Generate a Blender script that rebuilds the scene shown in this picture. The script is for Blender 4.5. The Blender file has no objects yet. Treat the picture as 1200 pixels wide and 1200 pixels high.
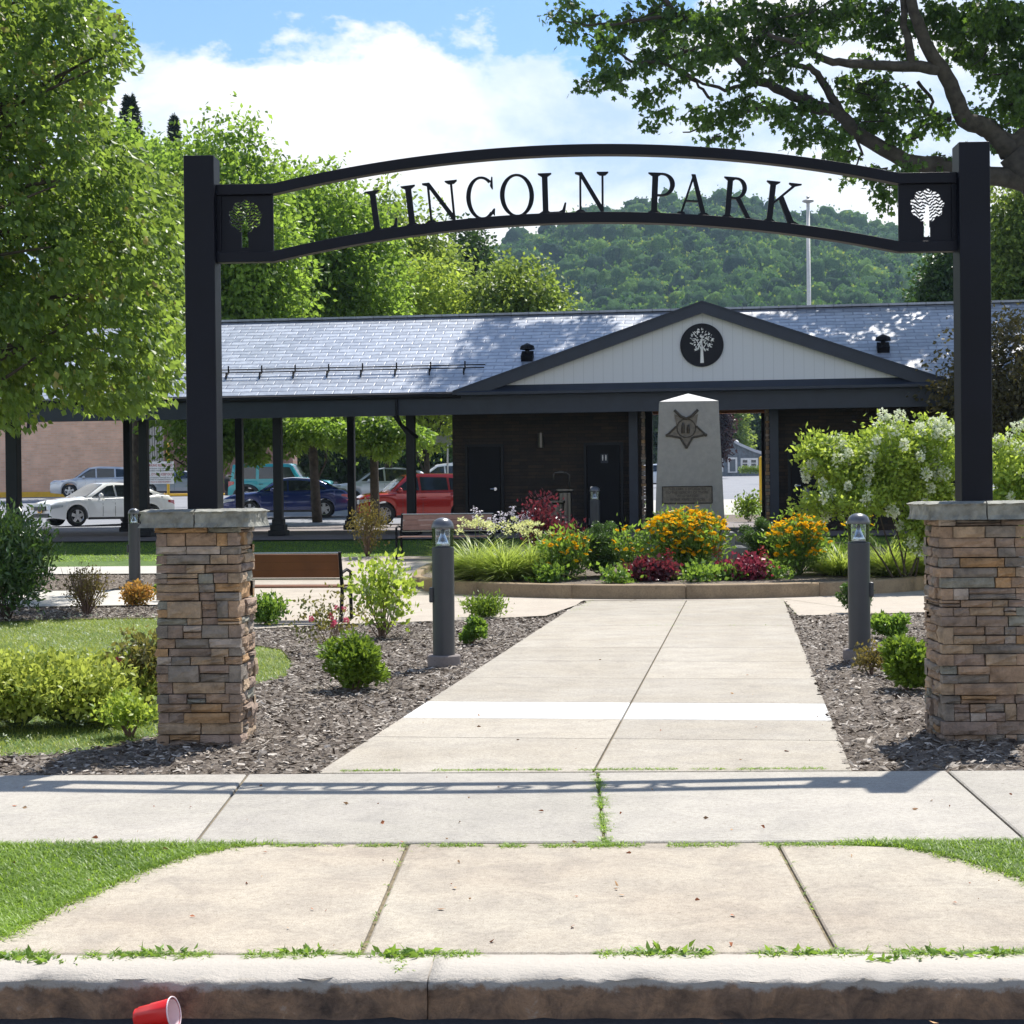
import bpy, bmesh, math, random
import numpy as np
from mathutils import Vector, Matrix
random.seed(7); RNG = np.random.default_rng(11)
PI = math.pi
sc = bpy.context.scene
col = sc.collection
# ------------------------------------------------------------------ camera geometry
CAMH = 1.54
def _R():
    a = math.radians(90-0.41); r = -0.0105
    Rx = np.array([[1,0,0],[0,math.cos(a),-math.sin(a)],[0,math.sin(a),math.cos(a)]])
    Rz = np.array([[math.cos(r),-math.sin(r),0],[math.sin(r),math.cos(r),0],[0,0,1]])
    return Rx@Rz
CM = _R()
def ray(px,py): return CM@np.array([(px-600)/2000,-(py-600)/2000,-1.0])
def at(px,py,Y):
    d = ray(px,py); return np.array([0,0,CAMH])+d*(Y/d[1])
def g(px,py,z=0.0):
    d = ray(px,py); return np.array([0,0,CAMH])+d*((z-CAMH)/d[2])
TH = math.radians(7.7); TS = math.radians(2.0)
def uv(u,v): return (u*math.cos(TH)+v*math.sin(TH), -u*math.sin(TH)+v*math.cos(TH))      # park frame
def to_uv(x,y): return (x*math.cos(TH)-y*math.sin(TH), x*math.sin(TH)+y*math.cos(TH))
def suv(u,v): return (u*math.cos(TS)+v*math.sin(TS), -u*math.sin(TS)+v*math.cos(TS))     # street frame
def to_suv(x,y): return (x*math.cos(TS)-y*math.sin(TS), x*math.sin(TS)+y*math.cos(TS))
PROF = [(-99,0),(28.5,0),(33.4,.42),(36,.72),(37,.8),(50,.78),(55,.8),(60,.94),(89,1.87),(130,2.7),(202,4.5),(330,9),(520,16),(1500,16)]
def tzv(v):
    for (a,za),(b,zb) in zip(PROF,PROF[1:]):
        if v <= b: return za+(zb-za)*(v-a)/(b-a)
    return PROF[-1][1]
def tz(x,y): return tzv(to_uv(x,y)[1])
def gt(px,py,Y0=None):      # ground point under a viewing ray, on the terrain
    d = ray(px,py); lo, hi = 3.0, 230.0
    f = lambda Y: (CAMH+d[2]*Y/d[1]) - tz(d[0]*Y/d[1], Y)
    Y = lo
    while Y < hi and f(Y) > 0: Y += .1
    return np.array([d[0]*Y/d[1], Y, tz(d[0]*Y/d[1], Y)])
# ------------------------------------------------------------------ mesh collector
class MB:
    def __init__(s): s.v=[]; s.f=[]; s.t=[]
    def add(s, V, F, tint=None):
        o=len(s.v); s.v += [tuple(map(float,p)) for p in V]; s.f += [tuple(i+o for i in f) for f in F]
        s.t += [tint if tint is not None else .5]*len(V); return s
    def box(s, c, d, rz=0, rx=0, ry=0, tint=None, jit=0):
        M = Matrix.Rotation(rz,3,'Z')@Matrix.Rotation(ry,3,'Y')@Matrix.Rotation(rx,3,'X')
        V=[]
        for x in (-.5,.5):
            for y in (-.5,.5):
                for z in (-.5,.5):
                    p = M@Vector((x*d[0],y*d[1],z*d[2]))
                    V.append((c[0]+p.x+random.uniform(-jit,jit), c[1]+p.y+random.uniform(-jit,jit), c[2]+p.z+random.uniform(-jit,jit)))
        return s.add(V,[(0,1,3,2),(4,6,7,5),(0,4,5,1),(2,3,7,6),(0,2,6,4),(1,5,7,3)],tint)
    def tube(s, pts, r, n=8, cap=True, tint=None):
        P=[Vector(p) for p in pts]; k=len(P)
        rs = r if isinstance(r,(list,tuple)) else [r]*k
        V=[]; F=[]; up=None
        for i,p in enumerate(P):
            d=(P[min(i+1,k-1)]-P[max(i-1,0)]); d = d.normalized() if d.length>1e-9 else Vector((0,0,1))
            if up is None: up = Vector((1,0,0)) if abs(d.z)>.8 else Vector((0,0,1))
            a = up - d*up.dot(d)
            if a.length<1e-4: a = Vector((0,1,0))-d*d.y
            a.normalize(); b=d.cross(a); up=a
            for j in range(n):
                q = p + (a*math.cos(2*PI*j/n)+b*math.sin(2*PI*j/n))*rs[i]; V.append(q)
        for i in range(k-1):
            for j in range(n): F.append((i*n+j,i*n+(j+1)%n,(i+1)*n+(j+1)%n,(i+1)*n+j))
        if cap: F.append(tuple(range(n))[::-1]); F.append(tuple((k-1)*n+j for j in range(n)))
        return s.add(V,F,tint)
    def lathe(s, prof, c=(0,0,0), n=20, M=None, tint=None, cap=True):
        V=[]; F=[]; k=len(prof)
        for r,z in prof:
            for j in range(n):
                p=Vector((r*math.cos(2*PI*j/n), r*math.sin(2*PI*j/n), z))
                if M: p=M@p
                V.append((p.x+c[0],p.y+c[1],p.z+c[2]))
        for i in range(k-1):
            for j in range(n): F.append((i*n+j,i*n+(j+1)%n,(i+1)*n+(j+1)%n,(i+1)*n+j))
        if cap:
            if prof[0][0]>1e-3: F.append(tuple(range(n))[::-1])
            if prof[-1][0]>1e-3: F.append(tuple((k-1)*n+j for j in range(n)))
        return s.add(V,F,tint)
    def prism(s, poly, a, b, fn=None, tint=None):
        """2-D polygon extruded from depth a to b; fn(x,y,d) -> xyz"""
        fn = fn or (lambda x,y,d:(x,d,y)); n=len(poly)
        V=[fn(x,y,a) for x,y in poly]+[fn(x,y,b) for x,y in poly]
        F=[tuple(range(n)), tuple(range(2*n-1,n-1,-1))]+[(i,i+n,(i+1)%n+n,(i+1)%n) for i in range(n)]
        return s.add(V,F,tint)
    def build(s, name, mat, parent=None, smooth=False, bevel=0, sm_angle=None):
        me=bpy.data.meshes.new(name); me.from_pydata(s.v,[],s.f); me.update()
        bm=bmesh.new(); bm.from_mesh(me); bmesh.ops.recalc_face_normals(bm,faces=bm.faces)
        if smooth or sm_angle:
            for f in bm.faces: f.smooth=True
            if sm_angle:
                for e in bm.edges:
                    if len(e.link_faces)==2 and e.calc_face_angle(0)>sm_angle: e.smooth=False
        bm.to_mesh(me); bm.free()
        at_=me.attributes.new('tint','FLOAT','POINT'); at_.data.foreach_set('value',s.t)
        me.materials.append(mat)
        o=bpy.data.objects.new(name,me); col.objects.link(o)
        if parent: o.parent=parent
        if bevel:
            m=o.modifiers.new('b','BEVEL'); m.width=bevel; m.segments=2; m.limit_method='ANGLE'; m.angle_limit=.6
        return o
def npmesh(name, V, F, mat, parent=None, tint=None, smooth=False):
    me=bpy.data.meshes.new(name); V=np.asarray(V,dtype=np.float32); F=np.asarray(F,dtype=np.int32)
    me.vertices.add(len(V)); me.vertices.foreach_set('co',V.ravel())
    k=F.shape[1]; me.loops.add(F.size); me.loops.foreach_set('vertex_index',F.ravel())
    me.polygons.add(len(F)); me.polygons.foreach_set('loop_start',np.arange(0,F.size,k,dtype=np.int32))
    try: me.polygons.foreach_set('loop_total',np.full(len(F),k,dtype=np.int32))
    except Exception: pass
    if smooth: me.polygons.foreach_set('use_smooth',np.ones(len(F),dtype=bool))
    me.update(calc_edges=True)
    if tint is not None:
        a=me.attributes.new('tint','FLOAT','POINT'); a.data.foreach_set('value',np.asarray(tint,dtype=np.float32))
    me.materials.append(mat); o=bpy.data.objects.new(name,me); col.objects.link(o)
    if parent: o.parent=parent
    return o
def tag(o,label,cat,group=None,kind=None):
    if label: o['label']=label
    if cat: o['category']=cat
    if group: o['group']=group
    if kind: o['kind']=kind
    return o
def struct(o): o['kind']='structure'; return o
def thing(name,label,cat,loc=(0,0,0),rz=0,group=None):
    o=bpy.data.objects.new(name,None); col.objects.link(o); o.location=loc; o.rotation_euler=(0,0,rz); o.empty_display_size=.2
    return tag(o,label,cat,group)
def dup(root,loc,rz=None,label=None):
    def cp(o,par):
        c=o.copy(); col.objects.link(c)
        if par: c.parent=par
        for ch in o.children: cp(ch,c)
        return c
    r=cp(root,None); r.location=loc
    if rz is not None: r.rotation_euler=(0,0,rz)
    if label: r['label']=label
    return r
# ------------------------------------------------------------------ materials
class NT:
    def __init__(s,m): s.t=m.node_tree; s.n=s.t.nodes
    def N(s,typ,**kw):
        x=s.n.new(typ)
        for k,v in kw.items():
            if k.startswith('i_'): x.inputs[k[2:].replace('_',' ')].default_value=v
            else: setattr(x,k,v)
        return x
    def L(s,a,b): s.t.links.new(a,b)
    def ramp(s,fac,stops,interp='LINEAR'):
        r=s.n.new('ShaderNodeValToRGB'); r.color_ramp.interpolation=interp
        while len(r.color_ramp.elements)<len(stops): r.color_ramp.elements.new(.5)
        for e,(p,c) in zip(r.color_ramp.elements,stops): e.position=p; e.color=(*c,1) if len(c)==3 else c
        s.L(fac,r.inputs[0]); return r.outputs[0]
    def noise(s,scale,detail=4,rough=.55,vec=None,dist=0):
        x=s.n.new('ShaderNodeTexNoise'); x.inputs['Scale'].default_value=scale; x.inputs['Detail'].default_value=detail
        x.inputs['Roughness'].default_value=rough; x.inputs['Distortion'].default_value=dist
        if vec is not None: s.L(vec,x.inputs['Vector'])
        return x.outputs[0]
    def mix(s,f,a,b,bt='MIX'):
        x=s.n.new('ShaderNodeMix'); x.data_type='RGBA'; x.blend_type=bt
        for so,va in ((x.inputs[0],f),(x.inputs[6],a),(x.inputs[7],b)):
            if isinstance(va,(int,float)): so.default_value=va
            elif isinstance(va,tuple): so.default_value=(*va,1)
            else: s.L(va,so)
        return x.outputs[2]
    def math(s,op,a,b=0,c=None):
        x=s.n.new('ShaderNodeMath'); x.operation=op
        for so,va in zip(x.inputs,(a,b) if c is None else (a,b,c)):
            if isinstance(va,(int,float)): so.default_value=va
            else: s.L(va,so)
        return x.outputs[0]
    def bump(s,h,strength=.3,dist=.01):
        x=s.n.new('ShaderNodeBump'); x.inputs['Strength'].default_value=strength; x.inputs['Distance'].default_value=dist
        s.L(h,x.inputs['Height']); return x.outputs[0]
def newmat(name):
    m=bpy.data.materials.new(name); m.use_nodes=True; t=NT(m); b=t.n['Principled BSDF']; return m,t,b
def plain(name,c,rough=.5,metal=0,spec=.5,var=.12,nscale=6,bump=0,bscale=60,coat=0):
    m,t,b=newmat(name); tc=t.N('ShaderNodeTexCoord').outputs['Object']
    n=t.noise(nscale,5,.6,tc)
    d=tuple(x*(1-var) for x in c); l=tuple(min(1,x*(1+var)) for x in c)
    t.L(t.ramp(n,[(.3,d),(.7,l)]),b.inputs['Base Color'])
    b.inputs['Roughness'].default_value=rough; b.inputs['Metallic'].default_value=metal; b.inputs['Specular IOR Level'].default_value=spec
    b.inputs['Coat Weight'].default_value=coat
    if bump: t.L(t.bump(t.noise(bscale,4,.6,tc),bump,.01),b.inputs['Normal'])
    return m
def leafmat(name,dark,light,trans=None,tw=.4,rough=.45,spec=.35,tip=None):
    m,t,b=newmat(name); a=t.N('ShaderNodeAttribute',attribute_name='tint').outputs['Fac']
    c=t.ramp(a,[(0,dark),(1,light)] if not tip else [(0,dark),(.9,light),(.97,tip),(1,tip)]); t.L(c,b.inputs['Base Color'])
    b.inputs['Roughness'].default_value=rough; b.inputs['Specular IOR Level'].default_value=spec
    tr=t.N('ShaderNodeBsdfTranslucent'); trans=trans or (min(1,light[0]*2.2),min(1,light[1]*2.0),light[2]*.8)
    t.L(t.ramp(a,[(0,tuple(x*.6 for x in trans)),(1,trans)]),tr.inputs['Color'])
    mx=t.N('ShaderNodeMixShader'); mx.inputs[0].default_value=tw
    t.L(b.outputs[0],mx.inputs[1]); t.L(tr.outputs[0],mx.inputs[2]); t.L(mx.outputs[0],t.n['Material Output'].inputs[0])
    return m
def tintmat(name,stops,rough=.7,bump=.3,bscale=40,nv=.25,spec=.3,interp='CONSTANT'):
    m,t,b=newmat(name); a=t.N('ShaderNodeAttribute',attribute_name='tint').outputs['Fac']
    tc=t.N('ShaderNodeTexCoord').outputs['Object']
    c=t.ramp(a,stops,interp); n=t.noise(9,6,.65,tc)
    c=t.mix(1.0,c,t.ramp(n,[(.3,(1-nv,1-nv,1-nv)),(.75,(1+nv,1+nv*.9,1+nv*.8))]),'MULTIPLY')
    t.L(c,b.inputs['Base Color']); b.inputs['Roughness'].default_value=rough; b.inputs['Specular IOR Level'].default_value=spec
    if bump: t.L(t.bump(t.noise(bscale,5,.7,tc),bump,.02),b.inputs['Normal'])
    return m
def concrete(name,c,warm=None,speck=.5,stain=.25,sc_=1.0):
    m,t,b=newmat(name); tc=t.N('ShaderNodeNewGeometry').outputs['Position']
    warm=warm or tuple(x*.85 for x in c)
    base=t.ramp(t.noise(.9*sc_,5,.6,tc),[(.35,c),(.68,warm)])
    a=t.N('ShaderNodeAttribute',attribute_name='tint').outputs['Fac']
    base=t.mix(1.0,base,t.ramp(a,[(0,(.8,.8,.8)),(1,(1.16,1.15,1.13))]),'MULTIPLY')
    st=t.ramp(t.noise(3.5*sc_,7,.7,tc,.6),[(.42,(1,1,1)),(.75,(1-stain,1-stain,1-stain*.9))])
    base=t.mix(1.0,base,st,'MULTIPLY')
    sp=t.ramp(t.noise(170,3,.7,tc),[(.38,(.7,.68,.66)),(.5,(1,1,1)),(.66,(1.13,1.13,1.12))])
    base=t.mix(speck,base,t.mix(1.0,base,sp,'MULTIPLY'))
    md=t.ramp(t.noise(34,5,.75,tc),[(.36,(.84,.83,.81)),(.5,(1,1,1)),(.64,(1.1,1.1,1.09))]); base=t.mix(speck,base,t.mix(1.0,base,md,'MULTIPLY'))
    dk=t.ramp(t.noise(26,2,.5,tc),[(.70,(1,1,1)),(.74,(.6,.56,.5))]); base=t.mix(.7,base,t.mix(1.0,base,dk,'MULTIPLY'))
    ag=t.ramp(t.noise(88,3,.8,tc),[(.33,(.72,.69,.65)),(.40,(1,1,1)),(.62,(1,1,1)),(.70,(1.12,1.11,1.1))]); base=t.mix(speck,base,t.mix(1.0,base,ag,'MULTIPLY'))
    t.L(base,b.inputs['Base Color']); b.inputs['Roughness'].default_value=.85; b.inputs['Specular IOR Level'].default_value=.25
    t.L(t.bump(t.noise(140,4,.7,tc),.35,.004),b.inputs['Normal']); return m
M={}
M['metal']=plain('dark_steel',(.0035,.0045,.0095),.45,0,.22,.25,2.2,.05,200)
M['black']=plain('black_paint',(.006,.006,.008),.7,0,.2)
M['blackwood']=plain('pavilion_trim',(.006,.007,.010),.55,0,.3,.2,4)
M['slate']=plain('slate_trim',(.018,.025,.042),.45,0,.4,.15,4)
M['chrome']=plain('chrome',(.6,.6,.62),.18,1)
M['steel']=plain('stainless',(.35,.34,.33),.25,1)
M['fsteel']=plain('brushed_steel',(.13,.12,.11),.3,.9)
M['bollard']=plain('bollard_paint',(.045,.048,.055),.38,.1,.45,.06)
M['dome']=plain('dome_metal',(.13,.135,.145),.3,.5)
M['cone']=plain('reflector',(.72,.78,.88),.18,.75)
M['rubber']=plain('rubber',(.012,.012,.012),.7)
M['sidewalk']=concrete('sidewalk_concrete',(.405,.38,.34),(.36,.34,.30),1.0,.22)
M['apron']=concrete('apron_concrete',(.415,.375,.31),(.36,.31,.25),1.0,.34)
M['path']=concrete('path_concrete',(.40,.37,.32),(.355,.32,.265),1.0,.24)
M['plaza']=concrete('plaza_concrete',(.44,.395,.335),(.40,.35,.295),.7,.18)
M['whiteband']=concrete('white_concrete',(.57,.57,.56),(.53,.53,.52),.4,.12)
M['curbtop']=concrete('curb_concrete',(.5,.46,.40),(.45,.39,.33),.6,.35)
M['bedcurb']=concrete('bed_curb',(.36,.27,.17),(.27,.20,.125),.8,.35)
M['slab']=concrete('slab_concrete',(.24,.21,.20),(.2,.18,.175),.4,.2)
M['walk']=concrete('walk_concrete',(.5,.48,.45),(.46,.44,.40),.4,.12)
M['lot']=concrete('lot_asphalt',(.25,.26,.285),(.21,.22,.245),.5,.2)
M['road']=concrete('road_asphalt',(.05,.052,.058),(.04,.042,.046),.9,.2)
M['joint']=plain('joint_dirt',(.17,.14,.09),.9,0,.2,.4,20)
M['whitepaint']=plain('white_paint',(.75,.75,.74),.6)
M['yellow']=plain('yellow_paint',(.72,.42,.02),.5)
def curbface():
    m,t,b=newmat('curb_face'); p=t.N('ShaderNodeNewGeometry').outputs['Position']
    n=t.noise(9,7,.72,p,.5); c=t.ramp(n,[(.3,(.075,.052,.04)),(.48,(.22,.14,.09)),(.62,(.36,.22,.13)),(.75,(.46,.40,.34))])
    z=t.N('ShaderNodeSeparateXYZ'); t.L(p,z.inputs[0])
    f=t.math('ADD',t.math('MULTIPLY',z.outputs[2],28.0),t.math('MULTIPLY',t.noise(14,5,.7,p),2.4))
    f=t.math('SUBTRACT',f,-.2)
    t.L(t.mix(t.ramp(f,[(.45,(0,0,0)),(.9,(1,1,1))]),c,(.40,.365,.32)),b.inputs['Base Color'])
    b.inputs['Roughness'].default_value=.85; t.L(t.bump(t.noise(30,6,.7,p),.7,.02),b.inputs['Normal']); return m
M['curbface']=curbface()
def groundmat():
    m,t,b=newmat('lawn_ground'); p=t.N('ShaderNodeNewGeometry').outputs['Position']
    n=t.noise(1.6,5,.6,p); c=t.ramp(n,[(.3,(.06,.12,.016)),(.55,(.09,.16,.028)),(.72,(.14,.18,.05))])
    f=t.noise(60,4,.7,p); c=t.mix(1.0,c,t.ramp(f,[(.3,(.6,.6,.6)),(.7,(1.35,1.35,1.3))]),'MULTIPLY')
    t.L(c,b.inputs['Base Color']); b.inputs['Roughness'].default_value=.9; t.L(t.bump(f,.8,.03),b.inputs['Normal']); return m
M['ground']=groundmat()
def mulchmat():
    m,t,b=newmat('mulch'); p=t.N('ShaderNodeNewGeometry').outputs['Position']
    mp=t.N('ShaderNodeMapping'); mp.inputs['Scale'].default_value=(1,.6,1); t.L(p,mp.inputs[0])
    n=t.noise(38,6,.75,mp.outputs[0],.8); c=t.ramp(n,[(.3,(.045,.03,.02)),(.5,(.13,.10,.075)),(.62,(.24,.20,.16)),(.75,(.38,.34,.29))])
    t.L(c,b.inputs['Base Color']); b.inputs['Roughness'].default_value=.9; t.L(t.bump(n,1,.03),b.inputs['Normal']); return m
M['mulch']=mulchmat()
M['chip']=tintmat('mulch_chip',[(0,(.05,.036,.028)),(.22,(.13,.105,.085)),(.46,(.21,.18,.15)),(.70,(.31,.275,.235)),(.90,(.52,.47,.41))],.75,.2)
M['stone']=tintmat('ledgestone',[(0, (0.382, 0.271, 0.188)), (0.18, (0.304, 0.236, 0.188)), (0.36, (0.425, 0.32, 0.221)), (0.5, (0.269, 0.236, 0.201)), (0.64, (0.333, 0.251, 0.201)), (0.8, (0.438, 0.278, 0.147)), (0.88, (0.283, 0.278, 0.234)), (0.94, (0.467, 0.397, 0.336))],.8,1.0,55,.45)
M['mortar']=plain('mortar',(.035,.028,.022),.9)
M['capstone']=plain('cap_stone',(.225,.225,.195),.8,0,.3,.42,11,1,30)
M['darkstone']=None
def ledgewall():
    m,t,b=newmat('ledge_wall'); p=t.N('ShaderNodeTexCoord').outputs['Object']
    mp=t.N('ShaderNodeMapping'); mp.inputs['Rotation'].default_value=(PI/2,0,0); t.L(p,mp.inputs[0])
    br=t.N('ShaderNodeTexBrick'); t.L(mp.outputs[0],br.inputs['Vector'])
    for k,v in (('Scale',1.0),('Mortar Size',.006),('Brick Width',.36),('Row Height',.075)): br.inputs[k].default_value=v
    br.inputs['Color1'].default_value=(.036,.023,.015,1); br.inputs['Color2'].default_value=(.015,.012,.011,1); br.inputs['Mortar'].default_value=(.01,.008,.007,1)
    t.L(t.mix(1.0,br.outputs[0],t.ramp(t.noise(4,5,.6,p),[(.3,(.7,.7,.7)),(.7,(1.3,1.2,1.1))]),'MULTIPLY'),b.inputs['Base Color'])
    b.inputs['Roughness'].default_value=.85; t.L(t.bump(t.math('ADD',t.noise(12,5,.7,p),br.outputs[1]),.8,.03),b.inputs['Normal']); return m
M['ledge']=ledgewall()
def brickmat(name,c1,c2,mo):
    m,t,b=newmat(name); p=t.N('ShaderNodeTexCoord').outputs['Object']
    mp=t.N('ShaderNodeMapping'); mp.inputs['Rotation'].default_value=(PI/2,0,0); t.L(p,mp.inputs[0])
    br=t.N('ShaderNodeTexBrick'); t.L(mp.outputs[0],br.inputs['Vector'])
    for k,v in (('Scale',1.0),('Mortar Size',.012),('Brick Width',.4),('Row Height',.13)): br.inputs[k].default_value=v
    br.inputs['Color1'].default_value=(*c1,1); br.inputs['Color2'].default_value=(*c2,1); br.inputs['Mortar'].default_value=(*mo,1)
    t.L(t.mix(1.0,br.outputs[0],t.ramp(t.noise(1.2,5,.6,p),[(.3,(.85,.85,.85)),(.7,(1.12,1.1,1.08))]),'MULTIPLY'),b.inputs['Base Color'])
    b.inputs['Roughness'].default_value=.85; return m
M['brick']=brickmat('store_brick',(.68,.42,.30),(.76,.50,.37),(.66,.52,.42))
M['brickdark']=brickmat('store_brick_dark',(.24,.13,.10),(.30,.17,.13),(.28,.2,.17))
def shingle(name,c1,c2,rough,rot=0):
    m,t,b=newmat(name); p=t.N('ShaderNodeTexCoord').outputs['Object']
    mp=t.N('ShaderNodeMapping'); mp.inputs['Rotation'].default_value=(0,0,rot); t.L(p,mp.inputs[0])
    br=t.N('ShaderNodeTexBrick'); t.L(mp.outputs[0],br.inputs['Vector'])
    for k,v in (('Scale',1.0),('Mortar Size',.022),('Brick Width',.42),('Row Height',.21),('Mortar Smooth',.6)): br.inputs[k].default_value=v
    br.inputs['Color1'].default_value=(*c1,1); br.inputs['Color2'].default_value=(*c2,1); br.inputs['Mortar'].default_value=(c1[0]*.72,c1[1]*.72,c1[2]*.76,1)
    n=t.noise(5,5,.65,p)
    t.L(t.mix(1.0,br.outputs[0],t.ramp(n,[(.3,(.75,.75,.77)),(.7,(1.25,1.25,1.22))]),'MULTIPLY'),b.inputs['Base Color'])
    r2=t.math('ADD',t.math('MULTIPLY',t.noise(9,4,.6,p),.25),rough-.12); t.L(r2,b.inputs['Roughness'])
    b.inputs['Specular IOR Level'].default_value=1.0
    sep=t.N('ShaderNodeSeparateXYZ'); t.L(mp.outputs[0],sep.inputs[0])
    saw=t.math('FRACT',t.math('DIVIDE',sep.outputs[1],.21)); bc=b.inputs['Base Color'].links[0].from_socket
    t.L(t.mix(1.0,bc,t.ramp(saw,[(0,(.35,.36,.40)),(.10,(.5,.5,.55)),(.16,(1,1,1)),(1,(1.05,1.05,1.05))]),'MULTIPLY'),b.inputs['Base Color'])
    t.L(t.bump(t.math('SUBTRACT',t.math('MULTIPLY',saw,-1.0),t.math('MULTIPLY',br.outputs[1],.3)),.55,.02),b.inputs['Normal']); return m
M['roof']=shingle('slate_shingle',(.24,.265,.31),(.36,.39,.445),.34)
def siding():
    m,t,b=newmat('white_siding'); p=t.N('ShaderNodeTexCoord').outputs['Object']
    s=t.N('ShaderNodeSeparateXYZ'); t.L(p,s.inputs[0]); fr=t.math('FRACT',t.math('DIVIDE',s.outputs[0],.21))
    gr=t.ramp(fr,[(0,(.40,.42,.46)),(.04,(.56,.58,.62)),(.96,(.56,.58,.62)),(1,(.42,.44,.47))])
    t.L(gr,b.inputs['Base Color']); b.inputs['Roughness'].default_value=.55; return m
M['siding']=siding()
M['orange']=plain('cedar_soffit',(.62,.22,.05),.5)
M['soffit']=plain('soffit_boards',(.04,.022,.014),.6)
M['granite']=tintmat('granite',[(0,(.29,.285,.275)),(1,(.29,.285,.275))],.75,.5,70,.12)
M['granitecap']=plain('granite_cap',(.55,.54,.52),.7,0,.3,.1,30)
M['bronze']=plain('weathered_bronze',(.05,.042,.034),.5,.5,.5,.4,18,.5,40)
M['bronzelite']=plain('bronze_relief',(.125,.11,.09),.5,.4,.5,.3,18)
M['benchwood']=plain('bench_panel',(.16,.058,.022),.6,0,.3,.15,3)
M['benchslat']=plain('bench_slat',(.32,.19,.15),.6,0,.3,.15,8)
M['redcup']=plain('red_plastic',(.75,.015,.012),.3,0,.5,.03)
M['whitecup']=plain('white_plastic',(.8,.62,.64),.4)
def glassmat():
    m,t,b=newmat('clear_glass'); b.inputs['Base Color'].default_value=(.9,.95,.95,1)
    gl=t.N('ShaderNodeBsdfGlossy',i_Roughness=.05); tr=t.N('ShaderNodeBsdfTransparent'); tr.inputs[0].default_value=(.88,.92,.92,1)
    mx=t.N('ShaderNodeMixShader'); fr=t.N('ShaderNodeFresnel'); fr.inputs[0].default_value=1.5
    ad=t.math('ADD',fr.outputs[0],.06)
    t.L(ad,mx.inputs[0]); t.L(tr.outputs[0],mx.inputs[1]); t.L(gl.outputs[0],mx.inputs[2]); t.L(mx.outputs[0],t.n['Material Output'].inputs[0]); return m
M['glass']=glassmat()
M['carglass']=plain('car_glass',(.018,.022,.026),.06,0,.9,.05)
def paint(name,c,metal=.35,rough=.3):
    return plain(name,c,rough,metal,.5,.02,2,coat=1)
# foliage materials
M['lf_left']=leafmat('leaf_left',(.028,.068,.016),(.17,.25,.05),(.42,.60,.085),.42,tip=(.34,.20,.08))
M['lf_maple']=leafmat('leaf_maple',(.038,.09,.018),(.17,.27,.045),(.44,.66,.08),.46)
M['lf_mid']=leafmat('leaf_mid',(.05,.10,.022),(.18,.25,.055),(.44,.58,.09),.42)
M['lf_dark']=leafmat('leaf_dark',(.02,.045,.012),(.05,.10,.022),(.10,.20,.03),.3)
M['lf_right']=leafmat('leaf_right',(.022,.052,.012),(.075,.135,.025),(.22,.40,.04),.36)
M['lf_brown']=leafmat('leaf_brown',(.04,.036,.015),(.10,.085,.03),(.2,.17,.04),.3)
M['lf_purple']=leafmat('leaf_purple',(.02,.012,.014),(.05,.025,.025),(.1,.04,.04),.3)
M['needle']=leafmat('needle',(.012,.025,.015),(.03,.05,.028),(.04,.06,.03),.15)
M['lf_rhodo']=leafmat('leaf_rhodo',(.03,.07,.02),(.07,.13,.035),(.16,.28,.05),.25,.25,.6)
M['lf_lime']=leafmat('leaf_lime',(.12,.20,.025),(.52,.56,.12),(.62,.70,.12),.4)
M['lf_limeg']=leafmat('leaf_limeg',(.13,.24,.03),(.40,.50,.08),(.60,.74,.10),.44)
M['lf_box']=leafmat('leaf_box',(.06,.12,.015),(.17,.27,.03),(.35,.5,.05),.35)
M['lf_boxd']=leafmat('leaf_boxdark',(.04,.085,.02),(.10,.18,.04),(.13,.24,.04),.3)
M['lf_green']=leafmat('leaf_green',(.05,.12,.018),(.17,.29,.05),(.38,.58,.07),.4)
M['lf_dred']=leafmat('leaf_darkred',(.045,.012,.018),(.14,.035,.045),(.3,.04,.06),.35,.3,.5)
M['lf_red']=leafmat('leaf_red',(.09,.014,.035),(.34,.07,.11),(.45,.06,.10),.32)
M['lf_orange']=leafmat('leaf_orange',(.10,.15,.03),(.62,.27,.06),(.7,.38,.08),.4)
M['lf_rose']=leafmat('leaf_rose',(.05,.10,.025),(.20,.15,.05),(.35,.32,.07),.35)
M['lf_bronzey']=leafmat('leaf_bronzey',(.09,.08,.025),(.22,.17,.05),(.35,.28,.06),.35)
M['blade']=leafmat('blade',(.10,.17,.025),(.42,.50,.14),(.60,.74,.12),.42)
M['grass']=leafmat('grass',(.08,.16,.018),(.28,.40,.06),(.46,.68,.07),.45)
M['grassdry']=leafmat('grass_lawn',(.09,.15,.022),(.30,.33,.08),(.45,.54,.09),.4)
M['pet_yellow']=leafmat('petal_yellow',(.85,.36,.002),(.95,.58,.004),(.95,.55,.005),.3,.9,.05)
M['pet_white']=leafmat('petal_white',(.62,.68,.42),(.9,.92,.80),(.8,.85,.6),.3)
M['pet_cream']=leafmat('petal_cream',(.7,.72,.25),(.9,.9,.5),(.85,.85,.4),.35)
M['pet_lilac']=leafmat('petal_lilac',(.68,.62,.74),(.9,.86,.93),(.8,.74,.84),.4)
M['pet_red']=leafmat('petal_red',(.4,.01,.03),(.75,.04,.08),(.6,.03,.05),.3)
M['pet_pink']=leafmat('petal_pink',(.6,.08,.16),(.8,.2,.3),(.7,.1,.2),.3)
M['bark']=plain('bark',(.075,.06,.045),.9,0,.2,.4,6,.9,18)
M['barkgrey']=plain('bark_grey',(.065,.055,.045),.9,0,.2,.4,5,1,14)
M['twig']=plain('twig',(.16,.10,.07),.8)
M['stem']=plain('green_stem',(.07,.11,.03),.7)
M['deadleaf']=tintmat('dead_leaf',[(0,(.35,.12,.05)),(.4,(.5,.3,.15)),(.7,(.25,.14,.07))],.8,0)
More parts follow.
